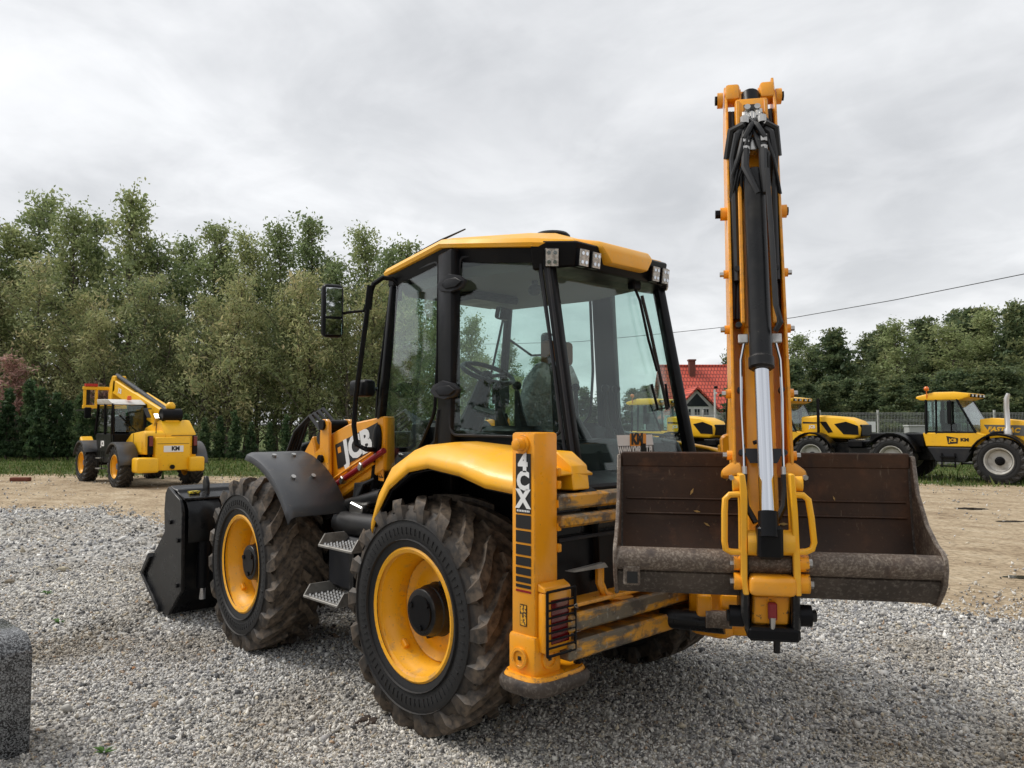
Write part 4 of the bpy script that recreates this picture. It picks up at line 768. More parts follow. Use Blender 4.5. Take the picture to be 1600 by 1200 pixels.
# section (w, z): outer skin from torque tube down the back, under and up to the lip
outp = [(.00, zc - .07), (.03, zbot), (.09, zbot - .06), (.20, zbot - .07), (.32, zbot + .0), (.41, zbot + .16), (.44, zc + .16), (.455, zc + .30), (.475, ztop)]
inp = [(.46, ztop), (.437, zc + .30), (.42, zc + .16), (.39, zbot + .17), (.31, zbot + .03), (.20, zbot - .045), (.10, zbot - .035), (.05, zbot + .02), (.02, zc - .05)]
VA = vm - W_ + .02; VB = vm + W_ - .02
DB = MB().prism([BA(VA, w_, z) for w_, z in outp + inp], AV * (VB - VA)).build('ditching_bucket', M['bucket_out'], BH, smooth=30)
MB().loft([[BA(v, w_ - .003, z + .002) for w_, z in inp] for v in (VA + .012, VB - .012)], False).build('bucket_interior', M['rust'], DB, smooth=40)
for z0 in (zc + .20, zc + .285): MB().obox(BA(vm, .418 + (.012 if z0 > zc + .25 else .0), z0), ((VB - VA) / 2 - .03, .008, .006), BX3).build('bend_ridge', M['rust'], DB, bevel=.004)
MB().obox(BA(vm, .465, ztop - .03), ((VB - VA) / 2 - .002, .02, .045), BX3).build('cutting_edge', M['rust'], DB, bevel=.006)
MB().cyl(BA(VA, .015, zc), BA(VB, .015, zc), .062, n=28).build('torque_tube', M['bucket_tube'], DB)
sp_ = [(-.055, zc + .0), (-.045, zc + .05), (-.005, zc + .085), (.08, zc + .11), (.22, zc + .19), (.36, zc + .34), (.43, ztop + .0), (.49, ztop), (.485, zc + .3), (.46, zc + .1), (.43, zbot + .14), (.34, zbot - .015), (.21, zbot - .085), (.09, zbot - .075), (.02, zbot - .01), (-.03, zc - .09)]
for v, s_ in ((VA, -1), (VB, 1)):
    MB().prism([BA(v, w_, z) for w_, z in sp_], AV * (.022 * s_)).build('side_plate', M['bucket_tube'], DB, bevel=.004)
q = BP(987, 898, -.02); eye = MB().obox(q, (.045, .02, .052), BX3).build('lifting_pocket', M['bucket_tube'], DB, bevel=.006)
MB().obox(BP(988, 902, -.043), (.028, .004, .03), BX3).build('pocket_opening', M['decal_black'], eye)
rs = random.Random(3)
lf = pmat('dry_leaf', (.42, .27, .09), .7); 
for k in range(9):
    v = rs.uniform(VA + .1, VB - .2); z = rs.uniform(zc + .13, ztop - .05); t_ = (z - zc - .16) / .3; a = rs.uniform(0, 3)
    q = BA(v, .405 + .02 * t_, z); d = AV * math.cos(a) + AZ * math.sin(a); e = AV * -math.sin(a) + AZ * math.cos(a); l = rs.uniform(.012, .03)
    o = MB().prism([q - d * l, q + e * l * .3, q + d * l, q - e * l * .3], AW * -.003).build('fallen_leaf', lf, None); tag(o, 'small dry fallen leaf stuck to the rusty bucket interior', 'leaf', 'leaves in the bucket')
MB.S = 1.0
# ---- stickers and sign
MB().prism([XP(x, y, -.86) for x, y in ((964, 680), (1019, 679), (1021, 695), (966, 697))], (.003, 0, 0)).build('registration_board', M['white'], BH, smooth=0)
MB().prism([XP(x, y, -.86) for x, y in ((966, 697), (1021, 695), (1023, 712), (968, 713))], (.003, 0, 0)).build('web_board', M['decal_black'], BH, smooth=0)
yd_ = V3((0, -1, 0))
q = XP(997, 687, -.862); MB().obox(q, (.001, .075, .035), (V3((1, 0, 0)), V3((0, 1, 0)), V3((0, 0, 1)))).build('logo_patch', M['orange_print'], BH, smooth=0)
text('lettering', 'KM', .085, M['decal_black'], BH, q + V3((-.002, .01, .002)), yd_, (0, 0, 1), offset=.005, sx=.9)
text('lettering', 'WWW.KMRENT.PL', .062, M['white'], BH, XP(994, 704, -.864), yd_, (0, 0, 1), offset=.0025, sx=.62)
MB().box((-.87, .10, 1.36), (-.85, .14, 1.60)).build('board_bracket', M['black'], BH)
q = YP(598, 741, .70); nn = nAB if nAB.y > 0 else -nAB; xx_ = V3((0, 0, 1)).cross(nn).normalized()
q = PP(598, 741, B1 + nAB * .02, nAB); q = q + nn * .012
MB().obox(q, (.05, .046, .001), (xx_, V3((0, 0, 1)), nn)).build('sticker', M['orange_print'], BH, smooth=0)
MB().obox(q + nn * .0015 + V3((0, 0, .006)), (.044, .030, .001), (xx_, V3((0, 0, 1)), nn)).build('sticker', M['decal_black'], BH, smooth=0)
text('lettering', 'KM', .062, M['orange_print'], BH, q + nn * .004 + V3((0, 0, .006)), xx_, (0, 0, 1), offset=.003)
# ================================================================== SETTING: ground, gravel, grass
def zone_mat():
    mt = bpy.data.materials.new('earth_and_grass'); mt.use_nodes = True; t = mt.node_tree; b = t.nodes['Principled BSDF']; b.inputs['Roughness'].default_value = .95; b.inputs['Specular IOR Level'].default_value = .2
    co = t.nodes.new('ShaderNodeTexCoord')
    def nz(sc_, det=6, st=None):
        n = t.nodes.new('ShaderNodeTexNoise'); n.inputs['Scale'].default_value = sc_; n.inputs['Detail'].default_value = det; n.inputs['Roughness'].default_value = .62
        mp = t.nodes.new('ShaderNodeMapping'); mp.inputs['Rotation'].default_value = (0, 0, math.radians(-46)); mp.inputs['Scale'].default_value = st or (1, 1, 1)
        t.links.new(co.outputs['Object'], mp.inputs[0]); t.links.new(mp.outputs[0], n.inputs['Vector']); return n
    def ramp(n, els):
        r = t.nodes.new('ShaderNodeValToRGB'); e = r.color_ramp.elements
        while len(e) < len(els): e.new(.5)
        for i, (p, c) in enumerate(els): e[i].position = p; e[i].color = (*c, 1)
        t.links.new(n.outputs['Fac'], r.inputs[0]); return r
    dirt = ramp(nz(1.1, 10, (1, 1.7, 1)), [(.28, (.20, .145, .09)), (.40, (.36, .275, .18)), (.55, (.47, .375, .255)), (.72, (.55, .465, .34))])
    fine = ramp(nz(11, 8, (1, 1.4, 1)), [(.34, (.45, .42, .38)), (.55, (1.08, 1.08, 1.08))])
    mul = t.nodes.new('ShaderNodeMixRGB'); mul.blend_type = 'MULTIPLY'; mul.inputs[0].default_value = .9; t.links.new(dirt.outputs[0], mul.inputs[1]); t.links.new(fine.outputs[0], mul.inputs[2])
    gr = ramp(nz(2.5, 8), [(.3, (.035, .05, .014)), (.5, (.07, .10, .025)), (.7, (.15, .15, .05))])
    at = t.nodes.new('ShaderNodeAttribute'); at.attribute_name = 'grass'
    n3 = nz(.55, 8); ma = t.nodes.new('ShaderNodeMath'); ma.operation = 'MULTIPLY_ADD'; ma.inputs[1].default_value = .9; ma.inputs[2].default_value = -.45; t.links.new(n3.outputs['Fac'], ma.inputs[0])
    ad = t.nodes.new('ShaderNodeMath'); t.links.new(at.outputs['Fac'], ad.inputs[0]); t.links.new(ma.outputs[0], ad.inputs[1])
    mr = t.nodes.new('ShaderNodeMapRange'); mr.inputs[1].default_value = .42; mr.inputs[2].default_value = .58; t.links.new(ad.outputs[0], mr.inputs[0])
    mx = t.nodes.new('ShaderNodeMixRGB'); t.links.new(mr.outputs[0], mx.inputs[0]); t.links.new(mul.outputs[0], mx.inputs[1]); t.links.new(gr.outputs[0], mx.inputs[2])
    t.links.new(mx.outputs[0], b.inputs['Base Color'])
    bp = t.nodes.new('ShaderNodeBump'); bp.inputs['Strength'].default_value = .9; bp.inputs['Distance'].default_value = .10; nb = nz(4.5, 10, (1, 1.5, 1)); t.links.new(nb.outputs['Fac'], bp.inputs['Height']); t.links.new(bp.outputs[0], b.inputs['Normal'])
    return mt
def gdist(r):                     # depth at which the grass begins, by sideways offset
    return np.interp(r, [-60, -18, -9, 0, 8, 14, 60], [27, 26.5, 25.5, 25, 23.6, 21.5, 17])
nr, nd = 90, 90
rr_ = np.concatenate([[-600, -250, -120], np.linspace(-60, 60, nr), [120, 250, 600]]); dd_ = np.concatenate([[-300, -60, -12], np.linspace(-4, 60, nd), [90, 150, 300, 700, 1500]])
vv_ = []; att = []
for d in dd_:
    for r in rr_:
        p = RD(r, d); z = 0.0
        vv_.append((p.x, p.y, z)); att.append(float(np.clip(.5 + (d - gdist(r)) / 6.0, 0, 1)))
L_ = len(rr_); ff_ = [(j * L_ + i, j * L_ + i + 1, (j + 1) * L_ + i + 1, (j + 1) * L_ + i) for j in range(len(dd_) - 1) for i in range(L_ - 1)]
gm = bpy.data.meshes.new('ground'); gm.from_pydata(vv_, [], ff_); a_ = gm.attributes.new('grass', 'FLOAT', 'POINT'); a_.data.foreach_set('value', att)
gm.materials.append(zone_mat()); struct(link('ground', gm))
# gravel sheet
def gedge(r):                     # depth at which the gravel ends
    return np.interp(r, [-30, -8.5, 4.25, 5.9, 12], [19.5, 15.3, 7.3, 6.3, 4.2])
GPAL = [(.50, .495, .48), (.62, .61, .585), (.36, .355, .35), (.23, .23, .235), (.44, .41, .36), (.50, .45, .36), (.10, .102, .108), (.38, .28, .20), (.62, .615, .60), (.30, .30, .31)]
GW = np.array([.20, .16, .17, .12, .08, .04, .08, .015, .08, .055]); GW = GW / GW.sum()
def gravel_mat():
    mt = bpy.data.materials.new('gravel_bed'); mt.use_nodes = True; t = mt.node_tree; b = t.nodes['Principled BSDF']; b.inputs['Roughness'].default_value = .9
    co = t.nodes.new('ShaderNodeTexCoord'); vo = t.nodes.new('ShaderNodeTexVoronoi'); vo.inputs['Scale'].default_value = 34; t.links.new(co.outputs['Object'], vo.inputs['Vector'])
    sp = t.nodes.new('ShaderNodeSeparateColor'); t.links.new(vo.outputs['Color'], sp.inputs[0])
    r = t.nodes.new('ShaderNodeValToRGB'); e = r.color_ramp.elements
    cols = [(.07, .07, .07), (.20, .195, .19), (.33, .32, .30), (.45, .42, .36), (.56, .55, .53)]
    while len(e) < 5: e.new(.5)
    for i, c_ in enumerate(cols): e[i].position = i / 4.2; e[i].color = (*c_, 1)
    t.links.new(sp.outputs[0], r.inputs[0])
    n = t.nodes.new('ShaderNodeTexNoise'); n.inputs['Scale'].default_value = .8; n.inputs['Detail'].default_value = 6; t.links.new(co.outputs['Object'], n.inputs['Vector'])
    rr = t.nodes.new('ShaderNodeMapRange'); rr.inputs[1].default_value = .45; rr.inputs[2].default_value = .7; rr.inputs[4].default_value = .6; t.links.new(n.outputs['Fac'], rr.inputs[0])
    mx = t.nodes.new('ShaderNodeMixRGB'); t.links.new(rr.outputs[0], mx.inputs[0]); t.links.new(r.outputs[0], mx.inputs[1]); mx.inputs[2].default_value = (.28, .23, .17, 1)
    t.links.new(mx.outputs[0], b.inputs['Base Color'])
    bp = t.nodes.new('ShaderNodeBump'); bp.inputs['Strength'].default_value = 1; bp.inputs['Distance'].default_value = .02; bp.invert = True; t.links.new(vo.outputs['Distance'], bp.inputs['Height']); t.links.new(bp.outputs[0], b.inputs['Normal'])
    return mt
rs = np.random.RandomState(5)
edge = []; 
for r in np.linspace(-30, 12, 240): edge.append(RD(r, gedge(r) + .35 * math.sin(r * 1.3) + .25 * math.sin(r * 3.7 + 1) + rs.uniform(-.12, .12), .006))
poly = edge + [RD(12, -14, .006), RD(-30, -14, .006)]
gv = bpy.data.meshes.new('gravel'); gv.from_pydata([tuple(p) for p in poly], [], [tuple(range(len(poly)))]); gv.materials.append(gravel_mat()); struct(link('gravel', gv))
def attr_mat(name, rough=.85, trans=0.0, hue=0.0):
    mt = bpy.data.materials.new(name); mt.use_nodes = True; t = mt.node_tree; b = t.nodes['Principled BSDF']; b.inputs['Roughness'].default_value = rough; b.inputs['Specular IOR Level'].default_value = .3
    at = t.nodes.new('ShaderNodeAttribute'); at.attribute_name = 'col'; src = at.outputs['Color']
    if hue:
        oi = t.nodes.new('ShaderNodeObjectInfo'); r = t.nodes.new('ShaderNodeMapRange'); r.inputs[3].default_value = .5 - hue; r.inputs[4].default_value = .5 + hue * .6; t.links.new(oi.outputs['Random'], r.inputs[0])
        hs_ = t.nodes.new('ShaderNodeHueSaturation'); t.links.new(r.outputs[0], hs_.inputs['Hue']); t.links.new(src, hs_.inputs['Color'])
        r2 = t.nodes.new('ShaderNodeMapRange'); r2.inputs[3].default_value = 1.15; r2.inputs[4].default_value = .85; t.links.new(oi.outputs['Random'], r2.inputs[0]); t.links.new(r2.outputs[0], hs_.inputs['Value']); src = hs_.outputs[0]
    t.links.new(src, b.inputs['Base Color'])
    if trans:
        tl = t.nodes.new('ShaderNodeBsdfTranslucent'); t.links.new(src, tl.inputs[0]); mx = t.nodes.new('ShaderNodeMixShader'); mx.inputs[0].default_value = trans
        t.links.new(b.outputs[0], mx.inputs[1]); t.links.new(tl.outputs[0], mx.inputs[2]); t.links.new(mx.outputs[0], t.nodes['Material Output'].inputs[0])
    return mt
def np_mesh(name, V, Fc, cols, mat, smooth=False):
    me = bpy.data.meshes.new(name); nv, nf, k = len(V), len(Fc), Fc.shape[1]
    me.vertices.add(nv); me.vertices.foreach_set('co', V.astype(np.float32).ravel()); me.loops.add(nf * k); me.loops.foreach_set('vertex_index', Fc.astype(np.int32).ravel())
    me.polygons.add(nf); me.polygons.foreach_set('loop_start', np.arange(0, nf * k, k, dtype=np.int32)); me.polygons.foreach_set('loop_total', np.full(nf, k, dtype=np.int32))
    me.update(calc_edges=True)
    a = me.attributes.new('col', 'FLOAT_COLOR', 'POINT'); c4 = np.ones((nv, 4), np.float32); c4[:, :3] = cols; a.data.foreach_set('color', c4.ravel())
    me.materials.append(mat); return me
def rand_rot(n, rs):
    q = rs.normal(size=(n, 4)); q /= np.linalg.norm(q, axis=1)[:, None]; a, b, c, d = q.T
    return np.stack([np.stack([1 - 2 * (c * c + d * d), 2 * (b * c - a * d), 2 * (b * d + a * c)], 1), np.stack([2 * (b * c + a * d), 1 - 2 * (b * b + d * d), 2 * (c * d - a * b)], 1), np.stack([2 * (b * d - a * c), 2 * (c * d + a * b), 1 - 2 * (b * b + c * c)], 1)], 1)
RTn = np.array(RT); FWn = np.array(fw2); CMn = np.array(CAM)
def stones(name, bands, seed, mat):
    rs = np.random.RandomState(seed); Vs = []; Cs = []; n_tot = 0
    base = np.array([[1, 0, 0], [-1, 0, 0], [0, 1, 0], [0, -1, 0], [0, 0, 1], [0, 0, -1]], float)
    fb = np.array([[0, 2, 4], [2, 1, 4], [1, 3, 4], [3, 0, 4], [2, 0, 5], [1, 2, 5], [3, 1, 5], [0, 3, 5]])
    for (d0, d1, size, n, loose) in bands:
        d = np.sqrt(rs.uniform(d0 * d0, d1 * d1, n)); r = rs.uniform(-.86, .86, n) * d + rs.uniform(-.5, .5, n)
        e = gedge(r) + .35 * np.sin(r * 1.3) + .25 * np.sin(r * 3.7 + 1); k = d < e + np.abs(rs.normal(0, .55, n)) * (rs.uniform(size=n) < .6) if not loose else (d > e) & (np.sin(r * .9 + d * 1.3) * np.sin(d * .8 - r * .4) + rs.normal(0, .5, n) > .2); d, r = d[k], r[k]; n = len(d)
        sz = size * np.exp(rs.normal(0, .34, n)); P = CMn[None, :2] + r[:, None] * RTn[None, :2] + d[:, None] * FWn[None, :2]
        sc3 = sz[:, None] * np.stack([rs.uniform(.8, 1.45, n), rs.uniform(.6, 1.0, n), rs.uniform(.45, .8, n)], 1)
        v = base[None] * rs.uniform(.65, 1.2, (n, 6, 1)) + rs.normal(0, .16, (n, 6, 3)); v = v * sc3[:, None, :]
        v = np.einsum('nij,nkj->nki', rand_rot(n, rs), v)
        z = sz * rs.uniform(-.25, .65, n) + .006
        v[:, :, 0] += P[:, 0, None]; v[:, :, 1] += P[:, 1, None]; v[:, :, 2] += z[:, None]
        for wx in (0, 2.18):
            for wy in (.92, -.92):
                near = np.exp(-((P[:, 0] - wx) / .30) ** 2 - ((P[:, 1] - wy) / .30) ** 2); z = z + .032 * near * rs.uniform(.2, 1, n)
        z = z + .010 * np.sin(P[:, 0] * 2.3 + 1) * np.sin(P[:, 1] * 1.9)
        c = np.array(GPAL)[rs.choice(len(GPAL), n, p=GW)] * rs.uniform(.88, 1.36, (n, 1))
        warm = .5 + .5 * np.sin(P[:, 0] * 1.1 + 2) * np.sin(P[:, 1] * .9 + 1); c = c * (1 - .10 * warm[:, None] * np.array([0., .35, 1.]))
        pn = sum(np.sin(P[:, 0] * a1 + P[:, 1] * a2 + a3) for a1, a2, a3 in ((1.7, .9, 0), (-1.1, 2.3, 1), (3.1, -1.7, 2), (.6, 1.4, 4), (4.3, 3.9, 5))) / 2.6
        wet = np.clip(pn - .25, 0, 1)[:, None]; c = c * (1 - .45 * wet * np.array([.85, .95, 1.1])) * (1 + .10 * np.clip(-pn, 0, 1)[:, None])
        Vs.append(v.reshape(-1, 3)); Cs.append(np.repeat(c, 6, 0)); n_tot += n
    V = np.concatenate(Vs); Cc = np.concatenate(Cs); Fc = (np.arange(n_tot)[:, None, None] * 6 + fb[None]).reshape(-1, 3)
    o = link(name, np_mesh(name, V, Fc, Cc, mat)); o['kind'] = 'stuff'; o['label'] = 'loose grey and tan crushed stones covering the yard'; o['category'] = 'gravel'; return o
STM = attr_mat('crushed_stone', .85)
stones('gravel_stones', [(2.6, 4.2, .0086, 56000, 0), (4.2, 6.2, .0098, 78000, 0), (6.2, 9.5, .0132, 70000, 0), (9.5, 19, .022, 54000, 0), (5.5, 26, .020, 9000, 1), (3, 9, .022, 900, 0)], 3, STM)
# single larger stones
def rock(q, s, colr, label, seed, cat='stone'):
    rs = random.Random(seed); m = MB(); m.ball((0, 0, 0), 1, 6, (1, .75, .55)); m.v = [(x * s * rs.uniform(.8, 1.15), y * s * rs.uniform(.8, 1.15), z * s * rs.uniform(.8, 1.15)) for x, y, z in m.v]
    o = m.build('stone', pmat('stone_' + str(seed), colr, .9, layers=[(30, .4, .7, tuple(c * .55 for c in colr), .8)], bump=(40, .6, .01)), None, smooth=25); o.location = (q.x, q.y, s * .3); o.rotation_euler = (0, 0, rs.uniform(0, 6)); tag(o, label, cat)
rock(ZP(15, 912), .062, (.20, .165, .12), 'brown rounded stone lying alone on the gravel', 1)
rock(ZP(98, 893), .075, (.42, .37, .27), 'flat pale tan stone on the gravel beyond the granite block', 2)
rock(ZP(1098, 1078), .035, (.40, .33, .25), 'flat beige stone in the dark gravel under the excavator arm', 3)
rock(ZP(1146, 1095), .028, (.46, .40, .33), 'small cream stone beside the flat beige stone under the arm', 4)
rock(ZP(208, 1046), .022, (.45, .22, .10), 'small orange brick chip on the gravel near the front wheel', 5)
dc_ = pmat('dark_clod', (.045, .03, .022), .95, bump=(30, 1, .02)); q = ZP(577, 1128); m = MB(); rs_ = random.Random(8)
for k in range(14): m.ball((q.x + rs_.gauss(0, .03), q.y + rs_.gauss(0, .03), .012), rs_.uniform(.012, .026), 5, (1, 1, .6))
tag(m.build('mud_clod', dc_), 'dark crumbled clod of mud on gravel by the rear tyre', 'mud clod')
def weed(q, n, s, seed, label):
    rs = random.Random(seed); e = empty('weed', (q.x, q.y, .01)); tag(e, label, 'weed', 'weeds in the gravel')
    gmt = M.setdefault('weedleaf', pmat('weed_leaf', (.07, .16, .025), .6))
    for k in range(n):
        a = rs.uniform(0, 6.3); l = s * rs.uniform(.6, 1.1); w_ = l * .16; d = V3((math.cos(a), math.sin(a), 0)); u = V3((-d.y, d.x, 0)); t_ = rs.uniform(.3, .9)
        p = [V3((0, 0, 0)), d * (l * .4) + V3((0, 0, l * .6 * t_)), d * l + V3((0, 0, l * .7 * t_))]
        MB().add([p[0], p[1] - u * w_, p[1] + u * w_, p[2]], [(0, 1, 3), (0, 3, 2)]).build('leaf', gmt, e, solid=.001)
weed(ZP(163, 1180), 8, .06, 1, 'small green weed seedling with broad leaf near the granite block')
weed(ZP(92, 976), 10, .07, 2, 'tiny green weed tuft on gravel beyond the granite block')
weed(ZP(75, 930), 8, .07, 3, 'sparse yellowish green weed sprouting by the pale tan stone')
# granite block at the left
g0 = ZP(47, 1180); up_ = .60; ex = (ZP(0, 1193) - g0).normalized(); ey_ = V3((-ex.y, ex.x, 0)); ey_ = ey_ if ey_.dot(fw2) > 0 else -ey_
sg_ = [(0, 0), (0, .53), (.035, .575), (.10, .61), (.55, .61), (.55, 0)]
gmx = bpy.data.materials.new('speckled_granite'); gmx.use_nodes = True; t = gmx.node_tree; b = t.nodes['Principled BSDF']; b.inputs['Roughness'].default_value = .22
co = t.nodes.new('ShaderNodeTexCoord'); vo = t.nodes.new('ShaderNodeTexVoronoi'); vo.inputs['Scale'].default_value = 170; t.links.new(co.outputs['Object'], vo.inputs['Vector']); sp = t.nodes.new('ShaderNodeSeparateColor'); t.links.new(vo.outputs['Color'], sp.inputs[0])
r = t.nodes.new('ShaderNodeValToRGB'); r.color_ramp.elements[0].position = .35; r.color_ramp.elements[0].color = (.02, .021, .023, 1); r.color_ramp.elements[1].position = 1; r.color_ramp.elements[1].color = (.30, .31, .32, 1); t.links.new(sp.outputs[0], r.inputs[0]); t.links.new(r.outputs[0], b.inputs['Base Color'])
gb_ = MB().prism([g0 + ey_ * y_ + V3((0, 0, z_)) for y_, z_ in sg_], ex * .9).build('granite_block', gmx, None, bevel=.012, seg=2); tag(gb_, 'dark speckled polished granite block with rounded top edge on gravel', 'granite block')
# ================================================================== TREES
def tree_meshes(seed, H, R, style, nleaf, lsize, pal, barkm, leafm, low=.12):
    rs = np.random.RandomState(seed); rr = random.Random(seed)
    tk = MB(); path = []; x = y = 0
    for k in range(9):
        t = k / 8; path.append((x, y, H * .96 * t)); x += rr.gauss(0, .012 * H); y += rr.gauss(0, .012 * H)
    r0 = .011 * H + .03
    tk.tube(path, [r0 * (1 - .9 * k / 8) for k in range(9)], 7)
    def at_(t): k = min(7, int(t * 8)); f = t * 8 - k; return np.array(path[k]) * (1 - f) + np.array(path[k + 1]) * f
    pts = []; nb = {'tall': 70, 'willow': 80, 'cone': 90, 'bush': 60}[style]
    for i in range(nb):
        t = low + (1 - low) * (i + rr.random()) / nb
        p0 = at_(min(.98, t)); a = rr.uniform(0, 6.283)
        if style == 'tall': ln_ = R * (.16 + .95 * (1 - t) ** .9 * min(1, .35 + t * 1.6)) * rr.uniform(.5, 1.2); upk = 1.1
        elif style == 'willow': ln_ = R * (1.0 - .8 * t ** 1.6) * rr.uniform(.4, 1.25); upk = 1.0
        elif style == 'cone': ln_ = R * (1.06 - t) ** .8 * rr.uniform(.45, 1.2); upk = .22
        else: ln_ = R * math.sqrt(max(.1, 1 - (t - .4) ** 2 * 1.8)) * rr.uniform(.5, 1.1); upk = .35
        d = np.array([math.cos(a), math.sin(a), upk * rr.uniform(.5, 1.3)]); q = p0.copy(); bp = [tuple(q)]
        for k in range(4):
            q = q + d * ln_ / 4; d = d + np.array([rr.gauss(0, .16), rr.gauss(0, .16), rr.gauss(.04 if style != 'willow' else -.06, .10)]); bp.append(tuple(q))
        if i % 2 == 0 or style != 'cone': tk.tube(bp, [.0055 * H * (1 - t * .6), .004 * H * (1 - t * .6), .003 * H * (1 - t * .5), .002 * H, .001 * H], 3)
        bp = np.array(bp); m = max(6, int(nleaf / nb * (.4 + ln_ / R)))
        ncl = 7; cf = rs.uniform(.25, 1.05, ncl); ci = np.clip(cf * 4, 0, 3.999); k0 = ci.astype(int); fr = (ci - k0)[:, None]
        cc = bp[k0] * (1 - fr) + bp[k0 + 1] * fr + rs.normal(0, R * .07, (ncl, 3))
        sel = rs.randint(0, ncl, m); sg = R * (.085 if style != 'cone' else .075)
        pp = cc[sel] + rs.normal(0, sg, (m, 3)) * np.array([1, 1, .8 if style != 'cone' else .45])
        pts.append(np.concatenate([pp, np.full((m, 1), rs.uniform(0, 1)), rs.uniform(0, 1, (m, 1))], 1))
    P = np.concatenate(pts); P = P[P[:, 2] > .15]; n = len(P)
    Rm = rand_rot(n, rs); asp = .30 if style == 'willow' else .5
    l = lsize * np.exp(rs.normal(0, .3, n)); q4 = np.array([[-1, 0, 0], [0, -asp, .12], [1, 0, 0], [0, asp, .12]])
    v = np.einsum('nij,kj->nki', Rm, q4) * l[:, None, None] + P[:, None, :3]
    pal = np.array(pal); idx = np.clip((P[:, 3] * .6 + P[:, 4] * .5) * len(pal) * .92, 0, len(pal) - 1).astype(int); c = pal[idx] * rs.uniform(.75, 1.25, (n, 1))
    lm = np_mesh('crown', v.reshape(-1, 3), np.arange(n * 4).reshape(-1, 4), np.repeat(c, 4, 0), leafm)
    return tk.mesh('trunk', barkm, smooth=50), lm
BARK = pmat('grey_brown_bark', (.17, .14, .11), .9, layers=[(12, .4, .6, (.05, .04, .03), .9), (5, .6, .7, (.22, .2, .17), .6)], bump=(20, .8, .03))
LEAF = attr_mat('leaf', .55, .45, .02)
G_T = [(.19, .25, .11), (.235, .30, .13), (.29, .35, .16), (.36, .40, .19)]
G_W = [(.20, .255, .12), (.26, .31, .145), (.33, .365, .17), (.40, .41, .20), (.47, .435, .22)]
G_D = [(.045, .085, .038), (.065, .115, .05), (.09, .145, .06), (.12, .17, .07)]
G_F = [(.06, .095, .05), (.09, .135, .065), (.125, .17, .08), (.165, .205, .09), (.21, .235, .10)]
G_R = [(.34, .22, .15), (.46, .30, .24), (.55, .38, .32), (.26, .26, .12)]
def variants(n, *a): return [tree_meshes(a[0] + k, *a[1:]) for k in range(n)]
VT = variants(4, 10, 13.0, 2.9, 'tall', 11000, .10, G_T, BARK, LEAF, .10)
VW = variants(4, 30, 9.0, 2.6, 'willow', 9500, .095, G_W, BARK, LEAF, .04)
VD = variants(3, 50, 3.2, .78, 'cone', 5500, .075, G_D, BARK, LEAF, .02)
VF = variants(4, 70, 9.5, 2.9, 'cone', 17000, .115, G_F, BARK, LEAF, .03)
VR = variants(1, 90, 5.5, 1.7, 'willow', 5000, .11, G_R, BARK, LEAF)
def tree(nm, var, k, px, d, top, H0, label, cat, group=None, wide=1.0, minh=0):
    r = (px - 800) / F * d; z = 1.71 + (663 - top) / F * d; s = max(minh, z) / H0
    zn = (('beyond the fork carriage of the telehandler' if px < 130 else 'behind the telehandler' if px < 330 else 'between the telehandler and the backhoe' if px < 500 else 'behind the backhoe cab') if px < 860 else ('behind the rounded tractors' if px < 1350 else 'behind the boxy tractor cab' if px < 1490 else 'behind the silver exhaust stack')) if group and 'distant' not in group else ''
    if zn: label = label + ' ' + zn; group = group + ', ' + zn
    e = empty(nm, RD(r, d), random.uniform(0, 6.28)); e.scale = (s * wide, s * wide, s); tag(e, label, cat, group)
    link('trunk', var[k % len(var)][0], e); link('crown', var[k % len(var)][1], e); return e
tops = [(-60, 330), (5, 345), (62, 292), (108, 318), (152, 335), (192, 288), (236, 368), (284, 366), (322, 345), (352, 392), (384, 362), (432, 343), (488, 334), (526, 402), (562, 354), (602, 384), (640, 376), (690, 420), (740, 492), (792, 530), (836, 556)]
for k, (px, tp) in enumerate(tops):
    tree('alder_tree', VT, k, px, 47 + (k * 7 % 5) * .9, tp, 13.0, 'tall slender green tree rising above the olive willows', 'tree', 'tall trees of the windbreak', .95)
for k, px in enumerate((-50, 8, 60, 112, 165, 215, 262, 310, 356, 402, 450, 496, 545, 590, 636, 690, 745, 800)):
    tp = [470, 440, 415, 455, 490, 430, 480, 460, 430, 490, 455, 425, 480, 440, 460, 500, 560, 590][k]
    tree('willow_tree', VW, k, px, 41 + (k * 3 % 4) * .7, tp, 9.0, 'bushy olive willow of the windbreak', 'tree', 'willows of the windbreak', 1.0)
tree('red_leaved_tree', VR, 0, 28, 40.0, 560, 5.5, 'small tree with reddish pink leaves between the willows', 'tree')
tree('red_leaved_tree', VR, 0, 158, 40.2, 600, 5.5, 'low shrub with pinkish red leaves behind the telehandler boom', 'shrub')
th_x = [-20, 12, 42, 62, 85, 108, 130, 150, 176, 205, 232, 262, 292, 322, 345, 368, 392, 420, 448, 476, 505, 535, 562]
th_t = [610, 600, 590, 598, 610, 618, 610, 620, 625, 630, 625, 632, 640, 650, 642, 638, 650, 655, 648, 655, 660, 652, 650]
for k, (px, tp) in enumerate(zip(th_x, th_t)):
    tree('thuja', VD, k, px, 36.5 + (k % 3) * .35, tp + (k * 5 % 9), 3.2, 'dark green columnar thuja in the low hedge row', 'thuja', 'thujas of the hedge row', .82)
ft = [(1205, 535), (1250, 520), (1268, 540), (1300, 512), (1322, 545), (1352, 518), (1378, 505), (1408, 500), (1436, 515), (1462, 492), (1490, 505), (1498, 480), (1528, 474), (1556, 478), (1584, 468), (1612, 474), (1650, 470), (1700, 480)]
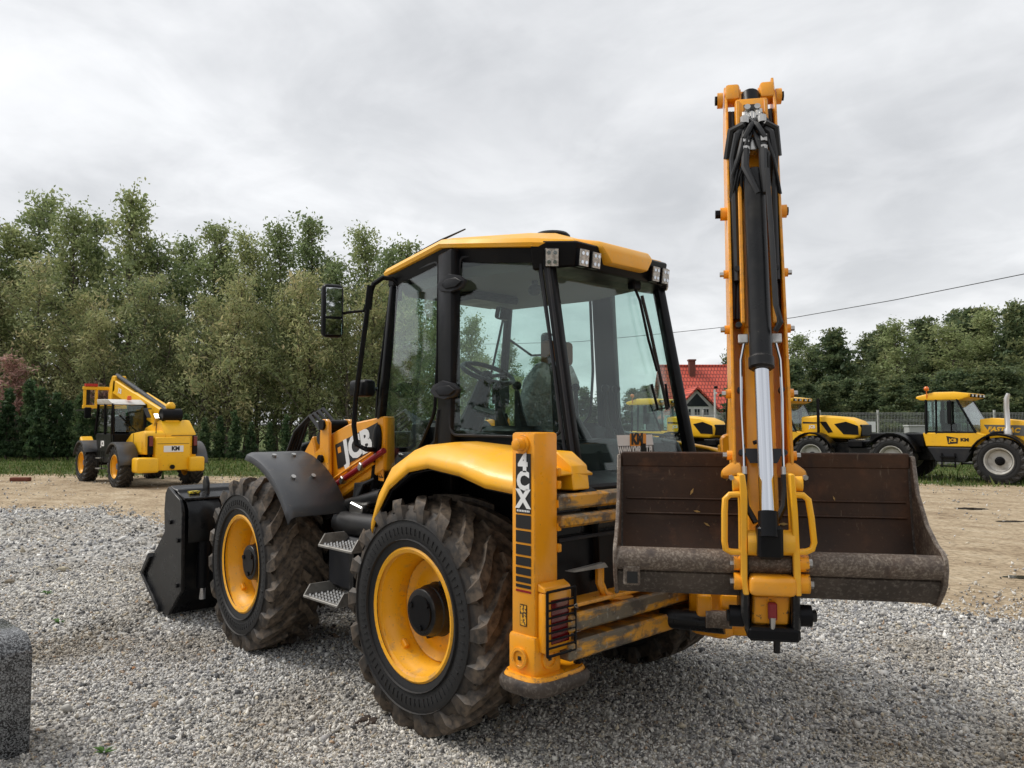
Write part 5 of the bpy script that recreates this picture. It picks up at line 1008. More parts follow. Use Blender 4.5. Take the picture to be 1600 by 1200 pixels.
for k, (px, tp) in enumerate(ft):
    vt_ = k % 3 == 1
    tree('forest_tree', VT if vt_ else VF, k, px, 50 + (k * 5 % 7) * 1.2, tp, 13.0 if vt_ else 9.5, 'tall light green tree in the wood' if vt_ else 'tall dark green tree in the wood', 'tree', 'light trees of the wood' if vt_ else 'trees of the wood behind the fence', 1.5 if vt_ else 1.0 + .2 * (k % 2))
for k, px in enumerate(range(1230, 1720, 34)):
    tree('forest_tree', VF, k + 2, px, 45 + (k * 3 % 5) * .8, 560 + (k * 37 % 40), 9.5, 'lower leafy tree at the edge of the wood', 'tree', 'edge trees of the wood', 1.5)
for k, (px, tp) in enumerate(((880, 596), (915, 604), (948, 590), (985, 606), (1012, 600))):
    tree('distant_tree', VF, k, px, 75, tp, 9.5, 'small distant tree on the skyline beside the red roofed house', 'tree', 'distant trees by the house', 1.4)
tree('forest_tree', VF, 1, 1152, 82, 532, 9.5, 'dark tree standing behind the right end of the red roof', 'tree', None, .8)
tree('garden_conifer', VD, 1, 1146, 62, 592, 3.2, 'dark conifer in the garden at the end of the red roof', 'tree', None, 1.6)
for k in range(26):  # unseen trees extend the windbreak so the door glass mirrors dark foliage
    r_ = -31 - k * 3.0; e = empty('willow_tree' if k % 2 else 'alder_tree', RD(r_, 43 + (k * 5 % 7)), k); s_ = .95 + .1 * (k % 3); e.scale = (s_ * 1.1, s_ * 1.1, s_); vr = (VW if k % 2 else VT)[k % 4]; link('trunk', vr[0], e); link('crown', vr[1], e); tag(e, 'unseen tree added along the windbreak to darken the door glass reflection', 'tree', 'unseen trees added along the windbreak')
# grass tufts
def blades(name, seed, n, rfun, mat, hgt, label):
    rs = np.random.RandomState(seed); r, d = rfun(rs, n); n = len(r); P = CMn[None, :2] + r[:, None] * RTn[None, :2] + d[:, None] * FWn[None, :2]
    h = hgt * np.exp(rs.normal(0, .45, n)); a = rs.uniform(0, 6.28, n); w_ = h * .10 + .008; ln_ = rs.normal(0, .35, (n, 2)) * h[:, None]
    v = np.zeros((n, 3, 3)); v[:, 0, :2] = P - np.stack([np.cos(a), np.sin(a)], 1) * w_[:, None]; v[:, 1, :2] = P + np.stack([np.cos(a), np.sin(a)], 1) * w_[:, None]; v[:, 2, :2] = P + ln_; v[:, 2, 2] = h
    pal = np.array([(.06, .10, .02), (.09, .14, .03), (.15, .17, .05), (.24, .21, .10)]); c = pal[rs.choice(4, n, p=[.35, .35, .2, .1])] * rs.uniform(.7, 1.3, (n, 1))
    o = link(name, np_mesh(name, v.reshape(-1, 3), np.arange(n * 3).reshape(-1, 3), np.repeat(c, 3, 0), mat)); o['kind'] = 'stuff'; o['label'] = label; o['category'] = 'grass'
def gl_(rs, n):
    d = rs.uniform(21, 42, n); r = rs.uniform(-.8, .82, n) * d; k = (d > gdist(r) - .6 + rs.normal(0, .5, n)); clump = np.sin(r * 2.1 + d) * np.sin(d * 1.7 - r) + rs.normal(0, .5, n) > -.5; return r[k & clump], d[k & clump]
GRM = attr_mat('grass_blade', .7, .3)
blades('grass', 4, 75000, gl_, GRM, .085, 'rough green grass verge under the hedge, fence and parked tractors')
# ================================================================== PARKED MACHINES
TYF = tyre_mb(lugs=19).mesh('tyre', M['tyre_far']); RIY = rim_mb(dish=.0).mesh('rim', M['yellow_lit'])
M['silver'] = pmat('dusty_white_rim', (.50, .49, .46), .5, layers=[(8, .45, .7, (.30, .27, .23), .8)]); M['hubgrey'] = pmat('hub_grey', (.10, .11, .13), .5)
RIS = rim_mb(dish=.06, hubr=.12).mesh('rim', M['silver'])
HUB2 = MB().lathe([(-.02, .16), (.03, .16), (.05, .11), (.12, .10), (.13, .02)], (0, 0, 0), (0, 1, 0), 18).mesh('hub', M['hubgrey'])
HUB3 = MB().lathe([(.05, .13), (.12, .12), (.13, .09), (.16, .08), (.165, .02)], (0, 0, 0), (0, 1, 0), 18).mesh('hub', M['black'])
def wheel2(par, x, y, z, sd, s, rim, hub, spin=0):
    w_ = link('wheel', rim, par); w_.location = (x, y, z); w_.scale = (s, s, s); w_.rotation_euler = (0, 0, 0 if sd > 0 else math.pi)
    t = link('tyre', TYF, w_); t.rotation_euler = (0, spin, 0); link('hub', hub, w_)
def arc_fender(par, cx, cz, r, y0, y1, a0, a1, mat, nm='fender'):
    rows = []
    for k in range(11):
        a = math.radians(a0 + (a1 - a0) * k / 10); x, z = cx + r * math.cos(a), cz + r * math.sin(a); rows.append([V3((x, y0, z)), V3((x, y1, z)), V3((x, y1 + (.01 if y1 > y0 else -.01), z - .05))])
    return MB().loft(rows, False).build(nm, mat, par, solid=.02, smooth=50)
# ---- telehandler
TH = empty('telehandler', (19.1, -4.1, 0)); tag(TH, 'worn yellow telehandler with black cab, white cab roof and raised fork carriage', 'telehandler')
for (x, z) in ((.0, .56), (3.12, .56)):
    for sg in (1, -1): wheel2(TH, x, sg * .94, z, sg, .875, RIY, HUB2, x + sg)
MB().box((-.7, -.45, .55), (3.6, .45, 1.05)).build('chassis', M['black_metal'], TH, bevel=.02)
for x in (0, 3.12): MB().cyl((x, -.75, .56), (x, .75, .56), .10).build('axle', M['black_metal'], TH)
for sg in (1, -1):
    arc_fender(TH, 0, .56, .66, sg * .70, sg * 1.17, 30, 175, M['greyfend']); arc_fender(TH, 3.12, .56, .66, sg * .70, sg * 1.17, 20, 150, M['greyfend'])
# cab
cx0, cx1, cy0, cy1 = .70, 2.45, .10, .96
prf = [(cx0 + .05, .62), (cx1 - .55, .62), (cx1 - .25, 1.10), (cx1 - .1, 1.45), (cx0, 1.45), (cx0, 1.2)]
CB = MB().prism([(x, cy0, z) for x, z in prf], (0, cy1 - cy0, 0)).build('cab', M['black'], TH, bevel=.03)
for (x, y, x2) in ((cx0, cy0, cx0 + .06), (cx0, cy1, cx0 + .06), (cx1 - .1, cy0, cx1 - .35), (cx1 - .1, cy1, cx1 - .35), ((cx0 + cx1) / 2 - .15, cy1, (cx0 + cx1) / 2 - .12)): MB().tube([(x, y, 1.42), (x2, y, 2.30)], .04, 6).build('cab_post', M['black'], CB)
MB().prism([(cx0 - .02, cy0 - .02, 2.27), (cx0 + .25, cy0 + .05, 2.42), (cx1 - .45, cy0 + .05, 2.44), (cx1 - .25, cy0 - .02, 2.29)], (0, cy1 - cy0 + .04, 0)).build('cab_roof', pmat('dusty_white_roof', (.62, .61, .57), .55, layers=[(6, .5, .7, (.4, .38, .33), .7)]), CB, bevel=.03, seg=2)
MB().prism([(cx0 + .005, cy0 + .05, 1.50), (cx0 + .005, cy1 - .05, 1.50), (cx0 + .055, cy1 - .05, 2.25), (cx0 + .055, cy0 + .05, 2.25)], (.01, 0, 0)).build('rear_window', M['glass'], CB, smooth=0)
MB().prism([(cx0 + .1, cy1 - .01, 1.50), (1.38, cy1 - .01, 1.50), (1.40, cy1 - .01, 2.24), (cx0 + .14, cy1 - .01, 2.24)], (0, -.01, 0)).build('door_window', M['glass_dark'], CB, smooth=0)
MB().prism([(1.5, cy1 - .01, 1.50), (cx1 - .18, cy1 - .01, 1.50), (cx1 - .38, cy1 - .01, 2.24), (1.5, cy1 - .01, 2.24)], (0, -.01, 0)).build('door_window', M['glass_dark'], CB, smooth=0)
MB().prism([(cx1 - .12, cy0 + .05, 1.47), (cx1 - .12, cy1 - .05, 1.47), (cx1 - .36, cy1 - .05, 2.26), (cx1 - .36, cy0 + .05, 2.26)], (.01, 0, 0)).build('windscreen', M['glass'], CB, smooth=0)
MB().tube([(cx0 - .01, .35, 1.52), (cx0 + .0, .80, 1.98)], .012, 5).build('wiper', M['black'], CB)
MB().box((1.3, .3, 1.45), (1.7, .75, 1.95)).build('seat', M['black'], CB, bevel=.06)
MB().lathe([(0, .06), (.08, .06), (.12, .045), (.13, .01)], (cx0 + .12, .52, 2.40), (0, 0, 1), 12).build('beacon', pmat('orange_beacon', (.8, .12, .01), .3), CB)
text('lettering', 'JCB', .20, M['white'], TH, (1.62, cy1 + .006, 1.15), (-1, 0, 0), (0, 0, 1), offset=.012)
MB().prism([(cx0 + .02, cy0, 1.42), (cx1 - .14, cy0, 1.42), (cx1 - .36, cy0, 2.28), (cx0 + .05, cy0, 2.28)], (0, .02, 0)).build('cab_shade_sheet', M['black'], CB)  # black sheet in place of the boom-side window, standing for its shade
for z in (.42, .72): MB().box((1.55, .85, z), (1.95, 1.05, z + .03)).build('step', M['steel_step'], TH)
for x in (1.55, 1.93): MB().box((x, .98, .42), (x + .03, 1.0, .95)).build('step_hanger', M['black'], TH)
# engine side, rear body, bumpers
MB().prism([(-.95, -.05, .90), (-.95, -.05, 1.46), (-.80, -.05, 1.54), (.2, -.05, 1.46), (.62, -.05, 1.25), (.62, -.05, .85)], (0, .70, 0)).build('rear_body', M['lemon'], TH, bevel=.05, seg=2)
MB().prism([(-.98, -.72, .75), (-.98, -.72, 1.45), (-.62, -.66, 1.84), (.5, -.66, 1.62), (.9, -.72, .9)], (0, .86, 0)).build('engine_cover', M['lemon'], TH, bevel=.06, seg=2)
MB().box((-1.12, -.50, .46), (-.80, .42, 1.36)).build('counterweight', M['lemon'], TH, bevel=.04, seg=2)
for (a, b_) in ((.36, .92), (-.86, -.44)): MB().box((-1.24, a, .42), (-.75, b_, .82)).build('bumper', M['lemon'], TH, bevel=.06, seg=3)
MB().box((-1.135, -.30, .96), (-1.12, .22, 1.13)).build('number_plate', M['white'], TH)
text('lettering', 'KM', .15, M['decal_black'], TH, (-1.14, -.09, 1.05), (0, -1, 0), (0, 0, 1), offset=.008)
for y in (.52, -.66):
    MB().box((-1.02, y - .07, .88), (-.95, y + .07, 1.40)).build('lamp_panel', M['black'], TH, bevel=.02)
    MB().box((-1.05, y - .05, 1.12), (-1.02, y + .05, 1.38)).build('tail_lamp', M['redlens'], TH, bevel=.01)
MB().cyl((-1.14, 0, .56), (-1.2, 0, .56), .06).build('tow_pin', M['black'], TH)
MB().tube([(-.9, .35, .9), (-.92, .36, 1.6), (-.8, .3, 1.75)], .012, 5).build('mirror_stalk', M['black'], TH)
# panel gaps, mirror, grab rail, hoses
for z in (1.08, 1.40): MB().box((-.99, -.70, z), (.5, -.03, z + .012)).build('panel_gap', M['decal_black'], TH)
MB().box((-1.123, -.46, 1.18), (-1.119, .38, 1.192)).build('panel_gap', M['decal_black'], TH)
MB().box((-.05, .651, .92), (-.03, .656, 1.46)).build('panel_gap', M['decal_black'], TH)
for k in range(4): MB().box((.05, .651, .98 + .07 * k), (.45, .658, 1.005 + .07 * k)).build('vent_slot', M['decal_black'], TH)
MB().obox((2.35, 1.18, 2.05), (.04, .09, .16), (V3((1, 0, 0)), V3((0, 1, 0)), V3((0, 0, 1)))).build('mirror', M['black'], TH, bevel=.02); MB().tube([(2.35, 1.15, 2.0), (2.3, .97, 1.9)], .015, 6).build('mirror_arm', M['black'], TH)
MB().tube([(.72, .99, 1.2), (.68, 1.02, 1.5), (.74, 1.0, 2.1)], .015, 6).build('grab_rail', M['black'], TH)
for k in range(6): MB().tube([(-.3 + .05 * k, .30, 1.9), (-.1 + .05 * k, .34, 2.15), (.25 + .03 * k, .1, 2.15)], .018, 5).build('hose', M['rubber'], TH)
MB().box((-.75, .655, .95), (-.35, .66, 1.25)).build('access_panel', M['lemon'], TH, bevel=.01)
# boom
bo0, bo1 = V3((-.45, -.15, 1.88)), V3((4.05, -.15, 2.98)); bd = (bo1 - bo0).normalized(); bn = V3((0, 1, 0)).cross(bd); bn = bn if bn.z > 0 else -bn
BM2 = MB().obox((bo0 + bo1) / 2 - bn * .05, ((bo1 - bo0).length / 2, .17, .23), (bd, V3((0, 1, 0)), bn)).build('boom', M['lemon'], TH, bevel=.03)
MB().obox(bo0 + bd * 1.1 - bn * .06, (1.35, .21, .28), (bd, V3((0, 1, 0)), bn)).build('boom_outer', M['lemon'], BM2, bevel=.03)
MB().cyl(bo0 + bn * .20 + V3((0, .06, 0)), bo1 + bn * .30 + V3((0, .06, 0)), .075, n=14).build('extension_ram', M['black_metal'], BM2)
MB().cyl(bo0 + bn * .12 - bd * .12 + V3((0, .28, 0)), bo0 + bn * .12 - bd * .12 - V3((0, .25, 0)), .18, n=18).build('boom_pivot', M['black'], BM2)
MB().ball(bo0 + bn * .34, .13, 7).build('pivot_cover', M['lemon'], BM2)
for k in range(4): MB().tube([bo0 + V3((.1, .28 + .03 * k, -.2)), bo0 + V3((-.15, .32 + .03 * k, .0)), bo0 + V3((.05, .3 + .03 * k, .12))], .014, 5).build('hose', M['steel'], BM2)
text('lettering', 'JCB', .20, M['white'], BM2, bo1 - bd * .75 + V3((0, .175, -.05)), -bd, bn, offset=.01)
MB().prism([bo1 + V3((a, -.17, b_)) for a, b_ in ((-.25, .28), (.10, .30), (.35, .05), (.42, -.55), (.18, -.72), (.05, -.3), (-.2, -.2))], (0, .34, 0)).build('boom_head', M['lemon'], BM2, bevel=.03)
FC = MB()
for z in (2.22, 2.82): FC.box((4.62, -.60, z), (4.72, .72, z + .11))
for y in (-.58, -.12, .28, .62): FC.box((4.64, y, 2.22), (4.71, y + .08, 2.93))
FC.build('fork_carriage', M['lemon'], TH, bevel=.01)
for y in (-.35, .50): MB().box((4.70, y, 2.15), (4.76, y + .12, 2.95)).box((4.72, y, 2.15), (5.8, y + .12, 2.20)).build('fork', M['black_metal'], TH)
MB().box((4.60, .30, 2.93), (4.74, .66, 3.02)).build('fork_latch', pmat('red_paint', (.45, .02, .015), .5), TH)
for sg in (1, -1):
    MB().prism([(3.55, sg * .55, .95), (4.15, sg * .55, 1.35), (4.2, sg * .55, 1.22), (3.75, sg * .55, .70)], (0, .35 * sg, 0)).build('front_guard', M['lemon'], TH, bevel=.03)
# ---- tractors (local +x forward, origin under the front axle)
def tractor(loc, rz, label, old):
    T_ = empty('tractor', loc, rz); tag(T_, label, 'tractor')
    for x in (0, -2.93):
        for sg in (1, -1):
            wheel2(T_, x, sg * .90, .66, sg, 1.03, RIS, HUB3, x * 2 + sg); arc_fender(T_, x, .66, .78, sg * .66, sg * 1.13, 22 if x == 0 else 15, 160 if x == 0 else 150, M['black'])
        MB().cyl((x, -.7, .66), (x, .7, .66), .12).build('axle', M['black_metal'], T_)
    MB().box((-3.5, -.36, .60), (1.05, .36, 1.10)).build('chassis', M['black_metal'], T_, bevel=.02)
    MB().box((-3.75, -.62, 1.0), (-2.1, .62, 1.42)).build('rear_deck', M['black'], T_, bevel=.03)
    for sg in (1, -1):
        MB().prism([(-1.95, sg * .60, 1.02), (-.65, sg * .60, 1.02), (-.90, sg * .60, .58), (-1.72, sg * .60, .58)], (0, .32 * sg, 0)).build('side_tank', M['plastic'], T_, bevel=.03)
        for z in (.45, .72): MB().box((-1.55, sg * .98 - .08, z), (-1.15, sg * .98 + .08, z + .04)).build('step', M['black'], T_)
        for x in (-1.55, -1.19): MB().box((x, sg * .94 - .01, .42), (x + .04, sg * .94 + .01, .85)).build('step_hanger', M['black'], T_)
    yw = .84
    pl_ = [(-2.08, 1.45), (-2.0, 1.04), (-.60, 1.04), (-.42, 1.18), (-.42, 1.40), (-.60, 1.47)]
    CB = MB().prism([(x, -yw, z) for x, z in pl_], (0, 2 * yw, 0)).build('cab', M['lemon'], T_, bevel=.02)
    MB().box((-1.98, -.78, 1.40), (-.66, .78, 1.50)).build('cab_floor', M['black'], CB)
    for sg in (1, -1):
        y = sg * (yw - .03)
        for a, b_, r in (((-1.98, y, 1.42), (-1.98, y * .95, 2.46), .045), ((-1.70, y, 1.42), (-1.70, y * .95, 2.46), .035), ((-.62, y, 1.42), (-1.13, y * .95, 2.46), .035), ((-1.28, y, 1.42), (-1.33, y * .95, 2.46), .02), ((-1.70, y, 1.46), (-.64, y, 1.46), .035)): MB().tube([a, b_], r, 6).build('cab_post', M['black'], CB)
        MB().prism([(-1.66, y, 1.50), (-.70, y, 1.50), (-1.16, y * .955, 2.44), (-1.66, y * .955, 2.44)], (0, -.008 * sg, 0)).build('door_window', M['glass_side'], CB, smooth=0)
        MB().prism([(-1.95, y, 1.50), (-1.74, y, 1.50), (-1.74, y * .955, 2.44), (-1.95, y * .955, 2.44)], (0, -.008 * sg, 0)).build('quarter_window', M['glass_side'], CB, smooth=0)
        MB().box((-1.36, y + sg * .10 - .03, 1.72), (-1.24, y + sg * .10 + .03, 2.42)).build('mirror', M['black'], CB, bevel=.02)
    MB().prism([(-.60, -.78, 1.45), (-.60, .78, 1.45), (-1.12, .74, 2.45), (-1.12, -.74, 2.45)], (.01, 0, .005)).build('windscreen', M['glass'], CB, smooth=0)
    MB().prism([(-2.0, -.78, 1.45), (-2.0, .78, 1.45), (-2.0, .74, 2.45), (-2.0, -.74, 2.45)], (.01, 0, 0)).build('rear_window', M['glass'], CB, smooth=0)
    MB().tube([(-.70, -.5, 1.60), (-.66, -.1, 1.50)], .02, 5).build('wiper', M['black'], CB)
    MB().box((-1.75, -.25, 1.48), (-1.3, .25, 1.75)).box((-1.78, -.25, 1.7), (-1.64, .25, 2.15)).build('seat', M['black'], CB, bevel=.04)
    MB().prism([(-2.28, -.80, 2.50), (-2.12, -.80, 2.44), (-1.05, -.80, 2.44), (-.80, -.80, 2.52), (-.78, -.80, 2.63), (-1.2, -.76, 2.69), (-1.75, -.76, 2.69), (-2.25, -.80, 2.57)], (0, 1.60, 0)).build('cab_roof', M['lemon'], CB, bevel=.03, seg=2)
    for y in (-.55, -.2, .2, .55): MB().box((-.82, y - .12, 2.52), (-.76, y + .12, 2.62)).build('work_lamp', M['black'], CB, bevel=.01); MB().box((-.762, y - .07, 2.54), (-.752, y + .07, 2.60)).build('lens', M['lamp'], CB)
    MB().cyl((-1.95, -.80, 2.5), (-1.95, -.80, 2.74), .015, n=6).ball((-1.95, -.80, 2.80), .075, 7, (1, 1, 1)).build('beacon', M['orange_lamp'], CB)
    if old:
        MB().prism([(-.62, -.46, 1.10), (-.62, -.46, 1.86), (-.3, -.46, 1.90), (.55, -.46, 1.80), (1.40, -.46, 1.66), (1.55, -.46, 1.5), (1.55, -.46, 1.05)], (0, .92, 0)).build('bonnet', M['lemon'], T_, bevel=.03, seg=2)
        for sg in (1, -1):
            MB().prism([(-.52, sg * .462, 1.70), (.60, sg * .462, 1.68), (1.32, sg * .462, 1.60), (1.32, sg * .462, 1.36), (.5, sg * .462, 1.38), (-.34, sg * .462, 1.42)], (0, .006 * sg, 0)).build('bonnet_panel', pmat('grey_panel', (.12, .12, .11), .5) if 'gp' not in M else M['gp'], T_, smooth=0)
            xs = 1 if sg < 0 else -1
            text('lettering', 'FASTRAC', .185, M['lemon'], T_, (-.02, sg * .472, 1.55), (xs, 0, -.05 * xs), (0, 0, 1), offset=.008, shear=.25, sx=1.05)
            MB().box((.80, min(sg * .47, sg * .474), 1.42), (1.15, max(sg * .47, sg * .474), 1.58)).build('emblem', M['lemon'], T_); text('lettering', 'JCB', .13, M['decal_black'], T_, (.97, sg * .477, 1.5), (xs, 0, 0), (0, 0, 1), offset=.006)
            text('lettering', '155-65', .12, M['decal_black'], T_, (.95, sg * .465, 1.28), (xs, 0, 0), (0, 0, 1), offset=.004)
            MB().prism([(-1.42, sg * (yw + .002), 1.36), (-1.10, sg * (yw + .002), 1.30), (-1.12, sg * (yw + .002), 1.14), (-1.38, sg * (yw + .002), 1.12)] if sg < 0 else [(-1.42, sg * (yw + .002), 1.36), (-1.10, sg * (yw + .002), 1.30), (-1.12, sg * (yw + .002), 1.14), (-1.38, sg * (yw + .002), 1.12)], (0, .003 * sg, 0)).build('emblem', M['decal_black'], T_, smooth=0)
            text('lettering', 'JCB', .13, M['lemon'], T_, (-1.25, sg * (yw + .008), 1.23), (xs, 0, 0), (0, 0, 1), offset=.005)
            text('lettering', 'KM', .13, M['decal_black'], T_, (-.93, sg * (yw + .004), 1.25), (xs, 0, 0), (0, 0, 1), offset=.008, sx=1.2)
        MB().tube([(-.35, -.62, 1.05), (-.38, -.62, 1.38), (-.2, -.62, 1.46), (.08, -.62, 1.48)], .05, 8).build('intake_pipe', M['black'], T_)
        MB().tube([(.13, -.60, 1.36), (.13, -.60, 1.55), (.13, -.60, 1.60), (.11, -.60, 2.2), (.12, -.60, 2.45), (.17, -.60, 2.60)], [.11, .11, .075, .07, .07, .05], 12).build('exhaust_pipe', pmat('exhaust_steel', (.62, .61, .6), .35, metal=.7), T_)
    else:
        pf = [(-.62, 1.10), (-.62, 1.97), (.0, 2.02), (.85, 1.95), (1.22, 1.82), (1.42, 1.60), (1.38, 1.30), (1.2, 1.22), (.3, 1.25)]
        MB().prism([(x, -.50, z) for x, z in pf], (0, 1.0, 0)).build('bonnet', M['lemon'], T_, bevel=.07, seg=3)
        for sg in (1, -1):
            MB().prism([(.55, sg * .502, 1.72), (.95, sg * .502, 1.80), (1.34, sg * .502, 1.66), (1.36, sg * .502, 1.36), (.86, sg * .502, 1.38)], (0, .012 * sg, 0)).build('side_grille', M['black'], T_, bevel=.004)
            MB().prism([(.05, sg * .502, 1.80), (.28, sg * .502, 1.80), (.50, sg * .502, 1.45), (.34, sg * .502, 1.42)], (0, .008 * sg, 0)).build('side_vent', M['black'], T_)
            MB().prism([(-.55, sg * .502, 1.80), (-.05, sg * .502, 1.78), (-.05, sg * .502, 1.74), (-.55, sg * .502, 1.74)], (0, .008 * sg, 0)).build('side_stripe', M['decal_black'], T_)
            text('lettering', 'JCB', .14, M['white'], T_, (-.22, sg * .508, 1.62), (1 if sg < 0 else -1, 0, 0), (0, 0, 1), offset=.006)
        MB().box((1.36, -.42, 1.32), (1.43, .42, 1.70)).build('front_grille', M['black'], T_, bevel=.02)
        for sg in (1, -1): MB().box((1.0, sg * .38 - .08, .55), (1.75, sg * .38 + .08, .95)).build('front_linkage', M['black_metal'], T_, bevel=.03); MB().tube([(1.3, sg * .38, .9), (1.7, sg * .42, 1.15), (1.85, sg * .42, .75)], .05, 6).build('linkage_arm', M['black'], T_)
        MB().box((1.0, -.55, .95), (1.5, .55, 1.18)).build('front_beam', M['black'], T_, bevel=.03)
        MB().tube([(.05, -.60, 1.3), (.05, -.60, 2.6)], .05, 8).build('exhaust_pipe', M['black'], T_)
    return T_
tractor((2.73, -22.57, 0), math.pi, 'older yellow tractor with boxy bonnet, silver exhaust stack and grey wheel rims on grass', True)
tractor((8.25, -22.61, 0), math.pi, 'yellow tractor with rounded bonnet parked behind the excavator arm and rusty bucket', False)
tractor((12.6, -20.8, 0), math.pi, 'yellow tractor with rounded bonnet half hidden behind the backhoe cab', False)
# ================================================================== BACKGROUND STRUCTURES
def fw_at(px, d): return (px - 800) / F * d
# mesh fence
FM = pmat('galvanised_wire', (.42, .43, .42), .5, metal=.3)
PW = 2.5; pm = MB()
for k in range(41):
    x = -PW / 2 + PW * k / 40; pm.box((x - .004, -.004, .18), (x + .004, .004, 2.22))
for z in (.2, .75, 1.3, 1.85, 2.15):
    pm.box((-PW / 2, .005, z - .006), (PW / 2, .013, z + .006)); pm.box((-PW / 2, .005, z + .05), (PW / 2, .013, z + .06))
PMESH = pm.mesh('wire_panel', FM, smooth=0); POST = MB().box((-.035, -.035, 0), (.035, .035, 2.30)).box((-.04, -.04, 2.30), (.04, .04, 2.32)).mesh('post', pmat('pale_post', (.55, .55, .52), .5), bevel=.004); FOOT = MB().box((-PW / 2, -.04, 0), (PW / 2, .04, .17)).mesh('concrete_base', pmat('base_concrete', (.33, .32, .3), .9))
az = math.atan2(RT.y, RT.x); FD = 33.0
FE = empty('mesh_fence', RD(fw_at(1372, FD), FD), az); tag(FE, 'pale galvanised wire mesh fence with posts in front of the wood', 'fence')
for k in range(-4, 6):
    o = link('wire_panel', PMESH, FE); o.location = (PW * (k + .5), 0, 0); o = link('post', POST, FE); o.location = (PW * k, .05, 0); o = link('concrete_base', FOOT, FE); o.location = (PW * (k + .5), 0, 0)
sgn = MB().obox(RD(fw_at(1355, FD - .1), FD - .1, 1.60), (.33, .02, .22), (RT, fw2, V3((0, 0, 1)))).build('blank_board', M['white'], None, bevel=.005); tag(sgn, 'blank white board fixed to the wire mesh fence', 'board')
eb = empty('electric_cabinet', RD(fw_at(1428, 31), 31), az); tag(eb, 'pale grey electric cabinet behind the older tractor', 'cabinet')
MB().box((-.33, -.2, .0), (.33, .2, 1.62)).build('cabinet_body', pmat('cabinet_grey', (.38, .39, .38), .6), eb, bevel=.02); MB().box((-.36, -.23, 1.62), (.36, .23, 1.68)).build('cabinet_lid', pmat('cabinet_lid', (.45, .46, .45), .6), eb, bevel=.01)
MB().box((.1, -.215, .9), (.14, -.20, 1.1)).build('handle', M['black'], eb)
# straw heap
rs = np.random.RandomState(9); hp = MB(); n = 26
rings = []
for i in range(7):
    t_ = i / 6; rings.append([V3((1.05 * math.cos(a) * (1 - t_) ** .6 * rs.uniform(.88, 1.1), .8 * math.sin(a) * (1 - t_) ** .6 * rs.uniform(.88, 1.1), 1.25 * t_ * (1 - .1 * rs.uniform()))) for a in [2 * math.pi * k / n for k in range(n)]])
hp.loft(rings); o = hp.build('straw_heap', pmat('dry_straw', (.34, .29, .19), .95, layers=[(12, .4, .65, (.18, .14, .09), .8), (30, .5, .7, (.5, .45, .32), .7)], bump=(14, 1, .08)), None, smooth=60); q = RD(fw_at(1343, 29), 29); o.location = q; tag(o, 'rounded heap of dry pale straw in front of the mesh fence', 'heap')
# house
HD = 74.0; HX = empty('house', RD(fw_at(1072, HD), HD), az); tag(HX, 'white house with steep red tiled roof, cross gable and brick chimney', 'house')
WHT = pmat('white_render', (.62, .62, .60), .9, layers=[(2, .5, .8, (.5, .5, .48), .6)])
tm = bpy.data.materials.new('red_roof_tiles'); tm.use_nodes = True; t = tm.node_tree; b = t.nodes['Principled BSDF']; b.inputs['Roughness'].default_value = .6
co = t.nodes.new('ShaderNodeTexCoord'); br = t.nodes.new('ShaderNodeTexBrick'); br.inputs['Scale'].default_value = 1.0; br.inputs['Brick Width'].default_value = .3; br.inputs['Row Height'].default_value = .36; br.inputs['Mortar Size'].default_value = .035
br.inputs['Color1'].default_value = (.66, .11, .065, 1); br.inputs['Color2'].default_value = (.58, .09, .055, 1); br.inputs['Mortar'].default_value = (.20, .03, .022, 1)
mp = t.nodes.new('ShaderNodeMapping'); sp = t.nodes.new('ShaderNodeSeparateXYZ'); cb = t.nodes.new('ShaderNodeCombineXYZ'); t.links.new(co.outputs['Object'], sp.inputs[0]); t.links.new(sp.outputs[0], cb.inputs[0]); t.links.new(sp.outputs[2], cb.inputs[1]); t.links.new(cb.outputs[0], br.inputs['Vector']); t.links.new(br.outputs['Color'], b.inputs['Base Color'])
bp = t.nodes.new('ShaderNodeBump'); bp.inputs['Strength'].default_value = .8; bp.inputs['Distance'].default_value = .04; t.links.new(br.outputs['Fac'], bp.inputs['Height']); bp.invert = True; t.links.new(bp.outputs[0], b.inputs['Normal'])
ZR, ZE, YE, YR = 7.35, 2.35, -4.2, 0.0
xl, xr_ = -2.7, 4.35
MB().box((xl + .4, -3.8, 0), (xr_ - .3, 3.8, 2.6)).build('wall', WHT, HX)
for xg in (xl + .4, xr_ - .35): MB().prism([(xg, -3.8, 2.6), (xg, 3.8, 2.6), (xg, 0, 7.1)], (.1, 0, 0)).build('gable_wall', WHT, HX)
RF = MB().prism([(xl, YE, ZE), (xl, 0, ZR), (xl, -YE, ZE), (xl, -YE, ZE - .2), (xl, 0, ZR - .22), (xl, YE, ZE - .2)], (xr_ - xl, 0, 0)).build('roof', tm, HX)
MB().tube([(xl, 0, ZR + .02), (xr_, 0, ZR + .02)], .1, 6).build('ridge_tiles', tm, RF)
CHM = pmat('chimney_brick', (.17, .055, .04), .9, layers=[(6, .5, .7, (.1, .04, .03), .8)]); MB().box((.15, -.95, 5.6), (.72, -.35, 7.75)).box((.08, -1.02, 7.75), (.79, -.28, 7.9)).build('chimney', CHM, RF)
gx, gw_ = -.45, 2.65
MB().prism([(gx - gw_ + .35, -6.2, 0), (gx + gw_ - .35, -6.2, 0), (gx + gw_ - .35, -6.2, 2.45), (gx, -6.2, 4.75), (gx - gw_ + .35, -6.2, 2.45)], (0, 2.6, 0)).build('gable_wall', WHT, HX)
